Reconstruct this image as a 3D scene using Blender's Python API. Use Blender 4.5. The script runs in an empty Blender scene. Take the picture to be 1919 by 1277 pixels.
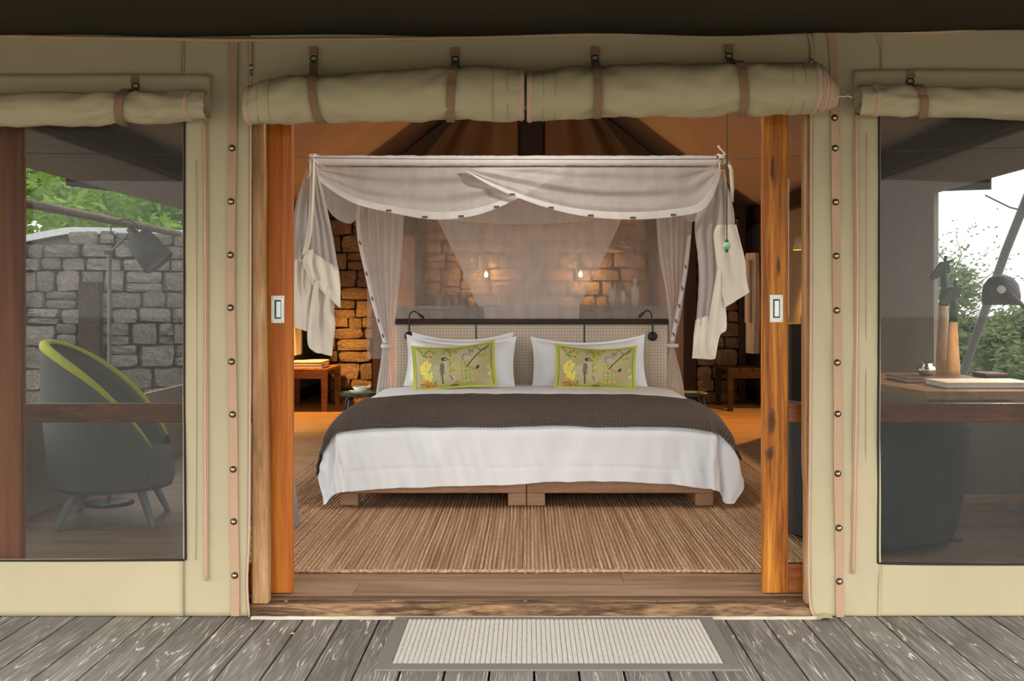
import bpy, bmesh, math, random
import numpy as np
from mathutils import Vector, noise, Matrix
random.seed(7)
R = math.radians
scene = bpy.context.scene
COL = scene.collection

# ------------------------------------------------------------------ camera
F, VX, VY = 1982.0, 990.0, 570.0           # focal length and vanishing point, 1919x1277 frame
CY, CZ = -3.92, 1.16
cam = bpy.data.cameras.new('camera'); cam.sensor_width = 36.0
cam.lens = 36.0 * F / 1919.0
cam.shift_x = (959.5 - VX) / 1919.0
cam.shift_y = -(638.5 - VY) / 1919.0
cam.clip_start = 0.05; cam.clip_end = 500
camo = bpy.data.objects.new('camera', cam); COL.objects.link(camo)
camo.location = (0, CY, CZ); camo.rotation_euler = (R(90), 0, 0)
scene.camera = camo

# ------------------------------------------------------------------ world, exposure
scene.view_settings.view_transform = 'Standard'; scene.view_settings.look = 'None'
scene.view_settings.gamma = 1.0; scene.view_settings.use_curve_mapping = False
scene.view_settings.exposure = 0.0
SKY = 4.3
w = bpy.data.worlds.new('world'); scene.world = w; w.use_nodes = True
wn = w.node_tree.nodes; wl = w.node_tree.links
bg = wn['Background']; bg.inputs['Strength'].default_value = SKY
tc = wn.new('ShaderNodeTexCoord'); sx = wn.new('ShaderNodeSeparateXYZ'); cr = wn.new('ShaderNodeValToRGB')
wl.new(tc.outputs['Generated'], sx.inputs[0]); wl.new(sx.outputs['Z'], cr.inputs[0]); wl.new(cr.outputs[0], bg.inputs[0])
cr.color_ramp.elements[0].color = (1.0, 0.96, 0.90, 1); cr.color_ramp.elements[0].position = 0.0
cr.color_ramp.elements[1].color = (0.90, 0.96, 1.0, 1); cr.color_ramp.elements[1].position = 0.8

FLOOR = 0.05      # interior floor height; the deck is z = 0
RUGZ = FLOOR + 0.0165

# ------------------------------------------------------------------ pixel helpers
def P(px, py, y):
    d = y - CY
    return Vector(((px - VX) * d / F, y, CZ - (py - VY) * d / F))
def PX(px, y): return (px - VX) * (y - CY) / F
def PZ(py, y): return CZ - (py - VY) * (y - CY) / F
def nz(x, y=0.0, z=0.0): return noise.noise(Vector((x, y, z)))

# ------------------------------------------------------------------ materials
MATS = {}
def new_mat(name):
    m = bpy.data.materials.new(name); m.use_nodes = True
    n = m.node_tree.nodes; l = m.node_tree.links
    return m, n, l, n['Principled BSDF']
def rgb(c): return (c[0], c[1], c[2], 1)
def coords(n, l, scale, rand=True, which='Object'):
    t = n.new('ShaderNodeTexCoord'); mp = n.new('ShaderNodeMapping')
    mp.inputs['Scale'].default_value = scale
    if rand:
        oi = n.new('ShaderNodeObjectInfo'); mul = n.new('ShaderNodeVectorMath'); mul.operation = 'SCALE'
        mul.inputs[0].default_value = (13.1, 7.7, 19.3); l.new(oi.outputs['Random'], mul.inputs['Scale'])
        add = n.new('ShaderNodeVectorMath'); add.operation = 'ADD'
        l.new(t.outputs[which], add.inputs[0]); l.new(mul.outputs[0], add.inputs[1])
        l.new(add.outputs[0], mp.inputs[0])
    else:
        l.new(t.outputs[which], mp.inputs[0])
    return mp.outputs[0]
def noise_node(n, l, vec, scale, detail=3, rough=0.55, dist=0.0):
    t = n.new('ShaderNodeTexNoise'); t.inputs['Scale'].default_value = scale
    t.inputs['Detail'].default_value = detail; t.inputs['Roughness'].default_value = rough
    t.inputs['Distortion'].default_value = dist
    l.new(vec, t.inputs['Vector']); return t.outputs['Fac']
def ramp(n, l, fac, stops):
    r = n.new('ShaderNodeValToRGB')
    while len(r.color_ramp.elements) < len(stops): r.color_ramp.elements.new(0.5)
    for e, (p, c) in zip(r.color_ramp.elements, stops): e.position = p; e.color = rgb(c)
    l.new(fac, r.inputs[0]); return r.outputs[0]
def bump(n, l, bsdf, h, strength=0.3, dist=0.01):
    b = n.new('ShaderNodeBump'); b.inputs['Strength'].default_value = strength; b.inputs['Distance'].default_value = dist
    l.new(h, b.inputs['Height']); l.new(b.outputs[0], bsdf.inputs['Normal'])

def fabric(name, c, var=0.12, scale=60, bs=0.25, rough=0.9, big=1.4):
    m, n, l, b = new_mat(name); v = coords(n, l, (1, 1, 1))
    f = noise_node(n, l, v, big, 4)
    d = [x * (1 - var) for x in c]; h = [min(1, x * (1 + var)) for x in c]
    l.new(ramp(n, l, f, [(0.3, d), (0.7, h)]), b.inputs['Base Color'])
    b.inputs['Roughness'].default_value = rough; b.inputs['Specular IOR Level'].default_value = 0.2
    bump(n, l, b, noise_node(n, l, v, scale * 6, 2), bs, 0.002)
    MATS[name] = m; return m
def plain(name, c, rough=0.5, metal=0.0, spec=0.5):
    m, n, l, b = new_mat(name); v = coords(n, l, (1, 1, 1))
    f = noise_node(n, l, v, 25, 3)
    l.new(ramp(n, l, f, [(0.3, [x * 0.9 for x in c]), (0.7, [min(1, x * 1.08) for x in c])]), b.inputs['Base Color'])
    b.inputs['Roughness'].default_value = rough; b.inputs['Metallic'].default_value = metal
    b.inputs['Specular IOR Level'].default_value = spec
    MATS[name] = m; return m
def wood(name, stops, axis='z', stretch=14, scale=9, rough=0.45, bs=0.15, dist=1.2, coat=0.0):
    m, n, l, b = new_mat(name)
    s = {'x': (1.0 / stretch, 1, 1), 'y': (1, 1.0 / stretch, 1), 'z': (1, 1, 1.0 / stretch)}[axis]
    v = coords(n, l, s)
    f = noise_node(n, l, v, scale * 2.2, 5, 0.6, dist)
    f2 = noise_node(n, l, v, scale * 14, 3, 0.6, 0.3)
    mx = n.new('ShaderNodeMath'); mx.operation = 'MULTIPLY_ADD'; mx.inputs[1].default_value = 0.35
    l.new(f2, mx.inputs[0]); l.new(f, mx.inputs[2])
    sb = n.new('ShaderNodeMath'); sb.operation = 'SUBTRACT'; sb.inputs[1].default_value = 0.17; l.new(mx.outputs[0], sb.inputs[0])
    l.new(ramp(n, l, sb.outputs[0], stops), b.inputs['Base Color'])
    b.inputs['Specular IOR Level'].default_value = 0.22; b.inputs['Roughness'].default_value = rough; b.inputs['Coat Weight'].default_value = coat; b.inputs['Coat Roughness'].default_value = 0.25
    bump(n, l, b, f2, bs, 0.004)
    MATS[name] = m; return m

def knots(name, lst):
    m = MATS[name]; n = m.node_tree.nodes; l = m.node_tree.links; b = n['Principled BSDF']
    t = n.new('ShaderNodeTexCoord'); sp = n.new('ShaderNodeSeparateXYZ'); l.new(t.outputs['Object'], sp.inputs[0])
    cur = b.inputs['Base Color'].links[0].from_socket
    nf = noise_node(n, l, coords(n, l, (1, 1, .5), False), 60, 3)
    for (x0, z0, a, c) in lst:
        def lin(sock, o, s):
            q = n.new('ShaderNodeMath'); q.operation = 'SUBTRACT'; q.inputs[1].default_value = o; l.new(sock, q.inputs[0])
            d = n.new('ShaderNodeMath'); d.operation = 'DIVIDE'; d.inputs[1].default_value = s; l.new(q.outputs[0], d.inputs[0])
            p = n.new('ShaderNodeMath'); p.operation = 'POWER'; p.inputs[1].default_value = 2; ab = n.new('ShaderNodeMath'); ab.operation = 'ABSOLUTE'
            l.new(d.outputs[0], ab.inputs[0]); l.new(ab.outputs[0], p.inputs[0]); return p.outputs[0]
        ad = n.new('ShaderNodeMath'); ad.operation = 'ADD'; l.new(lin(sp.outputs['X'], x0, a), ad.inputs[0]); l.new(lin(sp.outputs['Z'], z0, c), ad.inputs[1])
        mu = n.new('ShaderNodeMath'); mu.operation = 'MULTIPLY'; l.new(ad.outputs[0], mu.inputs[0]); l.new(nf, mu.inputs[1])
        r = n.new('ShaderNodeMapRange'); r.inputs[1].default_value = 0.15; r.inputs[2].default_value = 0.95; r.inputs[3].default_value = 0.85; r.inputs[4].default_value = 0.0
        l.new(mu.outputs[0], r.inputs[0])
        mx = n.new('ShaderNodeMix'); mx.data_type = 'RGBA'; l.new(r.outputs[0], mx.inputs[0]); l.new(cur, mx.inputs[6]); mx.inputs[7].default_value = (0.035, 0.012, 0.005, 1); cur = mx.outputs[2]
    l.new(cur, b.inputs['Base Color'])

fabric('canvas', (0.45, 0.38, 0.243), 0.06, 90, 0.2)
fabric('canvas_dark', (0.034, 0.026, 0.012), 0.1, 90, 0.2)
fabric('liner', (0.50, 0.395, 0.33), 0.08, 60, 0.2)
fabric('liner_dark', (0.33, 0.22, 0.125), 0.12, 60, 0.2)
fabric('wall_canvas', (0.40, 0.345, 0.29), 0.07, 60, 0.2)
fabric('webbing', (0.46, 0.29, 0.185), 0.1, 140, 0.5)
fabric('webbing_brown', (0.27, 0.165, 0.095), 0.1, 140, 0.5)
fabric('piping', (0.55, 0.37, 0.26), 0.08, 140, 0.3)
fabric('stitch', (0.33, 0.27, 0.16), 0.08, 140, 0.3)
fabric('linen_white', (0.80, 0.825, 0.86), 0.02, 60, 0.08)
fabric('hem_cream', (0.76, 0.70, 0.60), 0.06, 120, 0.25)
fabric('throw_taupe', (0.098, 0.077, 0.064), 0.08, 160, 0.4)
fabric('lime', (0.50, 0.52, 0.07), 0.15, 100, 0.2)
fabric('mat_grey', (0.20, 0.185, 0.16), 0.08, 120, 0.3)
fabric('chair_charcoal', (0.035, 0.036, 0.036), 0.15, 120, 0.3)
fabric('chair_grey', (0.13, 0.135, 0.13), 0.1, 120, 0.3)
fabric('robe', (0.74, 0.68, 0.60), 0.06, 90, 0.3)
fabric('binding', (0.028, 0.028, 0.026), 0.1, 90, 0.2)
plain('black', (0.012, 0.012, 0.012), 0.45)
plain('black_paint', (0.02, 0.018, 0.017), 0.35)
plain('brass', (0.75, 0.55, 0.25), 0.25, 1.0)
plain('steel', (0.75, 0.74, 0.70), 0.22, 1.0)
plain('handle_white', (0.74, 0.76, 0.71), 0.4)
plain('handle_inner', (0.62, 0.66, 0.66), 0.35, 0.3)
plain('dark_slot', (0.05, 0.06, 0.05), 0.6)
plain('grey_panel', (0.20, 0.195, 0.185), 0.6)
plain('ceramic', (0.72, 0.72, 0.62), 0.3)
plain('green_paint', (0.24, 0.42, 0.02), 0.4)
plain('cream_paint', (0.80, 0.80, 0.62), 0.4)
plain('bead_green', (0.01, 0.22, 0.03), 0.15)
plain('bead_mint', (0.42, 0.66, 0.48), 0.15)
plain('cord', (0.05, 0.035, 0.025), 0.8)
plain('wire', (0.12, 0.12, 0.11), 0.6)
plain('giraffe_green', (0.022, 0.05, 0.018), 0.5)
plain('leather', (0.12, 0.055, 0.035), 0.5)
plain('paper', (0.80, 0.77, 0.70), 0.7)
plain('mortar_out', (0.22, 0.185, 0.15), 0.95)
plain('mortar', (0.028, 0.021, 0.016), 0.95)
plain('grey_steel', (0.22, 0.23, 0.23), 0.45)
plain('dark_post', (0.022, 0.007, 0.005), 0.55)
plain('skirting', (0.012, 0.009, 0.007), 0.6)
plain('orange_leaf', (0.75, 0.30, 0.07), 0.7)
plain('bottle', (0.66, 0.66, 0.62), 0.35)
plain('pole_grey', (0.19, 0.19, 0.20), 0.5)
wood('teak_red', [(0.25, (0.17, 0.034, 0.004)), (0.5, (0.38, 0.098, 0.010)), (0.75, (0.55, 0.18, 0.022))], 'z', 26, 8, 0.5, 0.08, 0.5, 0.04)
wood('teak_figured', [(0.30, (0.08, 0.018, 0.003)), (0.45, (0.29, 0.085, 0.008)), (0.58, (0.48, 0.17, 0.016)), (0.75, (0.66, 0.29, 0.045))], 'z', 24, 11, 0.5, 0.08, 0.7, 0.04)
knots('teak_figured', [(-0.014, 0.655, .013, .040), (-0.022, 0.535, .015, .022), (-0.012, 1.62, .008, .05), (0.01, 1.25, .007, .03)])
wood('teak_rail', [(0.30, (0.06, 0.014, 0.005)), (0.55, (0.24, 0.07, 0.016)), (0.75, (0.40, 0.14, 0.035))], 'x', 9, 8, 0.32, 0.1, 1.0, 0.35)
wood('jamb', [(0.25, (0.18, 0.085, 0.035)), (0.5, (0.38, 0.20, 0.085)), (0.75, (0.52, 0.36, 0.20))], 'z', 10, 7, 0.7, 0.3, 0.8)
wood('sill', [(0.30, (0.022, 0.012, 0.008)), (0.46, (0.12, 0.065, 0.035)), (0.62, (0.35, 0.21, 0.11)), (0.78, (0.58, 0.42, 0.27))], 'x', 8, 7, 0.85, 0.6, 1.2)
wood('sill_top', [(0.3, (0.06, 0.032, 0.018)), (0.7, (0.20, 0.115, 0.065))], 'x', 10, 7, 0.8, 0.4, 0.8)
wood('pale_strip', [(0.3, (0.42, 0.34, 0.25)), (0.7, (0.70, 0.62, 0.50))], 'x', 8, 9, 0.9, 0.4, 0.6)
wood('floor_oak', [(0.25, (0.17, 0.095, 0.052)), (0.5, (0.31, 0.19, 0.11)), (0.75, (0.42, 0.28, 0.175))], 'x', 12, 5, 0.5, 0.08, 1.0)
wood('bed_oak', [(0.25, (0.22, 0.115, 0.06)), (0.5, (0.36, 0.205, 0.115)), (0.75, (0.46, 0.29, 0.175))], 'x', 10, 8, 0.6, 0.15, 0.6)
wood('bench_wood', [(0.3, (0.20, 0.075, 0.02)), (0.7, (0.42, 0.19, 0.06))], 'x', 10, 8, 0.5, 0.1, 0.6)
wood('dark_wood', [(0.3, (0.022, 0.011, 0.007)), (0.7, (0.05, 0.026, 0.016))], 'x', 10, 8, 0.4, 0.1, 0.6)
wood('desk_wood', [(0.3, (0.26, 0.13, 0.06)), (0.7, (0.46, 0.27, 0.13))], 'y', 10, 8, 0.45, 0.1, 0.6)
wood('giraffe_wood', [(0.3, (0.42, 0.24, 0.12)), (0.7, (0.68, 0.47, 0.27))], 'z', 4, 8, 0.6, 0.1, 1.0)
wood('bark', [(0.3, (0.05, 0.04, 0.03)), (0.7, (0.17, 0.14, 0.11))], 'z', 6, 4, 0.9, 0.6, 0.6)
wood('rail_wood', [(0.3, (0.10, 0.07, 0.05)), (0.7, (0.24, 0.18, 0.13))], 'y', 8, 5, 0.8, 0.3, 0.6)

def deck_mat():
    m, n, l, b = new_mat('deck_board'); v = coords(n, l, (1, 0.055, 1))
    base = noise_node(n, l, coords(n, l, (1, 0.35, 1)), 5, 4)
    oi = n.new('ShaderNodeObjectInfo')
    cb = ramp(n, l, base, [(0.25, (0.105, 0.092, 0.077)), (0.55, (0.165, 0.146, 0.125)), (0.8, (0.24, 0.22, 0.20))])
    # embossed pale grain: thin contour lines of a stretched, distorted noise field
    f = noise_node(n, l, v, 15.0, 3, 0.45, 0.35)
    mul = n.new('ShaderNodeMath'); mul.operation = 'MULTIPLY'; mul.inputs[1].default_value = 15.0; l.new(f, mul.inputs[0])
    fr = n.new('ShaderNodeMath'); fr.operation = 'PINGPONG'; fr.inputs[1].default_value = 0.5; l.new(mul.outputs[0], fr.inputs[0])
    line = ramp(n, l, fr.outputs[0], [(0.0, (1, 1, 1)), (0.025, (1, 1, 1)), (0.10, (0, 0, 0)), (1.0, (0, 0, 0))])
    brk = noise_node(n, l, coords(n, l, (1, 0.14, 1)), 24, 3)
    bk = ramp(n, l, brk, [(0.47, (0, 0, 0)), (0.60, (0.85, 0.85, 0.85))])
    mm = n.new('ShaderNodeMix'); mm.data_type = 'RGBA'; mm.blend_type = 'MULTIPLY'; mm.inputs[0].default_value = 1.0
    l.new(line, mm.inputs[6]); l.new(bk, mm.inputs[7])
    fin = noise_node(n, l, coords(n, l, (1, 0.03, 1)), 160, 2)
    fl = ramp(n, l, fin, [(0.50, (0, 0, 0)), (0.72, (0.24, 0.24, 0.24))])
    ad = n.new('ShaderNodeMix'); ad.data_type = 'RGBA'; ad.blend_type = 'ADD'; ad.inputs[0].default_value = 1.0
    l.new(mm.outputs[2], ad.inputs[6]); l.new(fl, ad.inputs[7])
    mix = n.new('ShaderNodeMix'); mix.data_type = 'RGBA'
    l.new(ad.outputs[2], mix.inputs[0]); l.new(cb, mix.inputs[6]); mix.inputs[7].default_value = (0.76, 0.70, 0.59, 1)
    hsv = n.new('ShaderNodeHueSaturation'); l.new(mix.outputs[2], hsv.inputs['Color'])
    mr = n.new('ShaderNodeMapRange'); mr.inputs[3].default_value = 0.85; mr.inputs[4].default_value = 1.2
    l.new(oi.outputs['Random'], mr.inputs[0]); l.new(mr.outputs[0], hsv.inputs['Value'])
    l.new(hsv.outputs[0], b.inputs['Base Color']); b.inputs['Roughness'].default_value = 0.75
    bump(n, l, b, fin, 0.25, 0.003); MATS['deck_board'] = m
deck_mat()

def stone_mat(name, c1, c2, c3):
    m, n, l, b = new_mat(name); v = coords(n, l, (1, 1, 1))
    f = noise_node(n, l, v, 9, 6, 0.65)
    col = ramp(n, l, f, [(0.28, c1), (0.5, c2), (0.72, c3)])
    oi = n.new('ShaderNodeObjectInfo'); hsv = n.new('ShaderNodeHueSaturation')
    mr = n.new('ShaderNodeMapRange'); mr.inputs[3].default_value = 0.75; mr.inputs[4].default_value = 1.2
    l.new(oi.outputs['Random'], mr.inputs[0]); l.new(mr.outputs[0], hsv.inputs['Value']); l.new(col, hsv.inputs['Color'])
    l.new(hsv.outputs[0], b.inputs['Base Color']); b.inputs['Roughness'].default_value = 0.95
    bump(n, l, b, noise_node(n, l, v, 22, 6, 0.7), 0.9, 0.03); MATS[name] = m
stone_mat('stone', (0.10, 0.065, 0.042), (0.33, 0.23, 0.155), (0.48, 0.36, 0.25))
stone_mat('stone_out', (0.14, 0.115, 0.095), (0.30, 0.25, 0.215), (0.46, 0.40, 0.35))

def sheer(name, c, opac, transl=0.5):
    m, n, l, b = new_mat(name); n.remove(b); out = n['Material Output']
    d = n.new('ShaderNodeBsdfDiffuse'); t = n.new('ShaderNodeBsdfTranslucent'); tr = n.new('ShaderNodeBsdfTransparent')
    d.inputs[0].default_value = rgb(c); t.inputs[0].default_value = rgb(c)
    a = n.new('ShaderNodeMixShader'); a.inputs[0].default_value = transl; l.new(d.outputs[0], a.inputs[1]); l.new(t.outputs[0], a.inputs[2])
    f = noise_node(n, l, coords(n, l, (1, 1, 0.25)), 14, 3)
    mr = n.new('ShaderNodeMapRange'); mr.inputs[1].default_value = 0.3; mr.inputs[2].default_value = 0.7
    mr.inputs[3].default_value = max(0, opac - 0.07); mr.inputs[4].default_value = min(1, opac + 0.07); l.new(f, mr.inputs[0])
    s = n.new('ShaderNodeMixShader'); l.new(mr.outputs[0], s.inputs[0]); l.new(tr.outputs[0], s.inputs[1]); l.new(a.outputs[0], s.inputs[2])
    l.new(s.outputs[0], out.inputs[0]); MATS[name] = m
sheer('net', (0.88, 0.85, 0.84), 0.66, 0.45)
sheer('net_back', (0.80, 0.74, 0.70), 0.36, 0.45)
sheer('net_thick', (0.90, 0.88, 0.88), 0.85, 0.4)
sheer('net_swag', (0.84, 0.80, 0.78), 0.64, 0.45)

def screen_mat():
    m, n, l, b = new_mat('screen_mesh'); out = n['Material Output']
    b.inputs['Base Color'].default_value = (0.042, 0.043, 0.041, 1); b.inputs['Roughness'].default_value = 0.7
    b.inputs['Specular IOR Level'].default_value = 0.2
    tr = n.new('ShaderNodeBsdfTransparent'); v = coords(n, l, (1, 1, 1), False)
    w1 = n.new('ShaderNodeTexWave'); w1.bands_direction = 'Z'; w1.inputs['Scale'].default_value = 60; w1.inputs['Distortion'].default_value = 0.6
    l.new(v, w1.inputs['Vector'])
    w2 = n.new('ShaderNodeTexWave'); w2.bands_direction = 'X'; w2.inputs['Scale'].default_value = 75; w2.inputs['Distortion'].default_value = 0.4
    l.new(v, w2.inputs['Vector'])
    ad = n.new('ShaderNodeMath'); ad.operation = 'ADD'; l.new(w1.outputs['Fac'], ad.inputs[0]); l.new(w2.outputs['Fac'], ad.inputs[1])
    mr = n.new('ShaderNodeMapRange'); mr.inputs[1].default_value = 0; mr.inputs[2].default_value = 2
    mr.inputs[3].default_value = 0.40; mr.inputs[4].default_value = 0.68; l.new(ad.outputs[0], mr.inputs[0])
    s = n.new('ShaderNodeMixShader'); l.new(mr.outputs[0], s.inputs[0]); l.new(tr.outputs[0], s.inputs[1]); l.new(b.outputs[0], s.inputs[2])
    l.new(s.outputs[0], out.inputs[0]); MATS['screen_mesh'] = m
screen_mat()
def glass_mat():
    m, n, l, b = new_mat('glass'); n.remove(b); out = n['Material Output']
    tr = n.new('ShaderNodeBsdfTransparent'); tr.inputs[0].default_value = (0.93, 0.95, 0.94, 1)
    g = n.new('ShaderNodeBsdfGlossy'); g.inputs['Roughness'].default_value = 0.02
    fr = n.new('ShaderNodeFresnel'); fr.inputs[0].default_value = 1.45
    s = n.new('ShaderNodeMixShader'); l.new(fr.outputs[0], s.inputs[0]); l.new(tr.outputs[0], s.inputs[1]); l.new(g.outputs[0], s.inputs[2])
    l.new(s.outputs[0], out.inputs[0]); MATS['glass'] = m
glass_mat()
def emit_mat(name, c, s):
    m, n, l, b = new_mat(name); b.inputs['Base Color'].default_value = rgb(c)
    b.inputs['Emission Color'].default_value = rgb(c); b.inputs['Emission Strength'].default_value = s; MATS[name] = m
emit_mat('bulb', (1.0, 0.62, 0.28), 14)
def globe_mat():
    m, n, l, b = new_mat('fill_globe'); n.remove(b); tr = n.new('ShaderNodeBsdfTransparent'); e = n.new('ShaderNodeEmission')
    e.inputs[0].default_value = (1.0, 0.9, 0.78, 1); e.inputs[1].default_value = 6; s = n.new('ShaderNodeMixShader'); s.inputs[0].default_value = 0.3
    l.new(tr.outputs[0], s.inputs[1]); l.new(e.outputs[0], s.inputs[2]); l.new(s.outputs[0], n['Material Output'].inputs[0]); MATS['fill_globe'] = m
globe_mat()  # glow of the added fill lamp above the doorway
def rug_mat():
    m, n, l, b = new_mat('jute'); 
    f = noise_node(n, l, coords(n, l, (1, 0.012, 1), False), 75, 2, 0.5)
    col = ramp(n, l, f, [(0.30, (0.36, 0.195, 0.105)), (0.45, (0.50, 0.30, 0.175)), (0.58, (0.62, 0.41, 0.25)), (0.74, (0.78, 0.58, 0.39))])
    f2 = noise_node(n, l, coords(n, l, (1, 0.6, 1), False), 130, 3, 0.7)
    c2 = ramp(n, l, f2, [(0.3, (0.45, 0.42, 0.40)), (0.65, (1.15, 1.15, 1.15))])
    mm = n.new('ShaderNodeMix'); mm.data_type = 'RGBA'; mm.blend_type = 'MULTIPLY'; mm.inputs[0].default_value = 0.85
    l.new(col, mm.inputs[6]); l.new(c2, mm.inputs[7]); l.new(mm.outputs[2], b.inputs['Base Color'])
    b.inputs['Roughness'].default_value = 0.95; b.inputs['Specular IOR Level'].default_value = 0.1
    bump(n, l, b, f2, 0.8, 0.006); MATS['jute'] = m
rug_mat()
def headboard_mat():
    m, n, l, b = new_mat('headboard_cloth')
    t = n.new('ShaderNodeTexCoord'); mp = n.new('ShaderNodeMapping'); mp.inputs['Scale'].default_value = (64, 1, 64)
    mp.inputs['Rotation'].default_value = (0, R(45), 0); l.new(t.outputs['Object'], mp.inputs[0])
    ck = n.new('ShaderNodeTexChecker'); ck.inputs['Scale'].default_value = 1.0
    l.new(mp.outputs[0], ck.inputs['Vector'])
    ck.inputs['Color1'].default_value = (0.66, 0.57, 0.45, 1); ck.inputs['Color2'].default_value = (0.50, 0.425, 0.335, 1)
    l.new(ck.outputs['Color'], b.inputs['Base Color']); b.inputs['Roughness'].default_value = 0.9
    bump(n, l, b, noise_node(n, l, coords(n, l, (1, 1, 1)), 400, 2), 0.3, 0.002); MATS['headboard_cloth'] = m
headboard_mat()
def mat_cream():
    m, n, l, b = new_mat('mat_rib'); v = coords(n, l, (1, 0.6, 1), False)
    f = noise_node(n, l, v, 160, 3, 0.6)
    l.new(ramp(n, l, f, [(0.3, (0.46, 0.43, 0.37)), (0.55, (0.64, 0.61, 0.54))]), b.inputs['Base Color'])
    b.inputs['Roughness'].default_value = 0.95; bump(n, l, b, f, 0.5, 0.003); MATS['mat_rib'] = m
mat_cream()
def print_mat():
    m, n, l, b = new_mat('printed_cloth'); a = n.new('ShaderNodeAttribute'); a.attribute_name = 'print'
    l.new(a.outputs['Color'], b.inputs['Base Color']); b.inputs['Roughness'].default_value = 0.85
    bump(n, l, b, noise_node(n, l, coords(n, l, (1, 1, 1)), 500, 2), 0.2, 0.002); MATS['printed_cloth'] = m
print_mat()
def leaf_mat(name, c1, c2):
    m, n, l, b = new_mat(name); v = coords(n, l, (1, 1, 1)); f = noise_node(n, l, v, 1.6, 4)
    col = ramp(n, l, f, [(0.3, c1), (0.7, c2)]); l.new(col, b.inputs['Base Color']); b.inputs['Roughness'].default_value = 0.6
    t = n.new('ShaderNodeBsdfTranslucent'); l.new(col, t.inputs[0]); s = n.new('ShaderNodeMixShader'); s.inputs[0].default_value = 0.45
    l.new(b.outputs[0], s.inputs[1]); l.new(t.outputs[0], s.inputs[2]); l.new(s.outputs[0], n['Material Output'].inputs[0]); MATS[name] = m
leaf_mat('leaf_bright', (0.13, 0.27, 0.02), (0.34, 0.50, 0.06))
leaf_mat('leaf_olive', (0.12, 0.17, 0.05), (0.25, 0.31, 0.11))
def ground_mat():
    m, n, l, b = new_mat('ground'); f = noise_node(n, l, coords(n, l, (1, 1, 1), False), 0.8, 6)
    l.new(ramp(n, l, f, [(0.3, (0.10, 0.085, 0.05)), (0.7, (0.19, 0.16, 0.10))]), b.inputs['Base Color']); b.inputs['Roughness'].default_value = 1.0
    MATS['ground'] = m
ground_mat()

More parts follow.
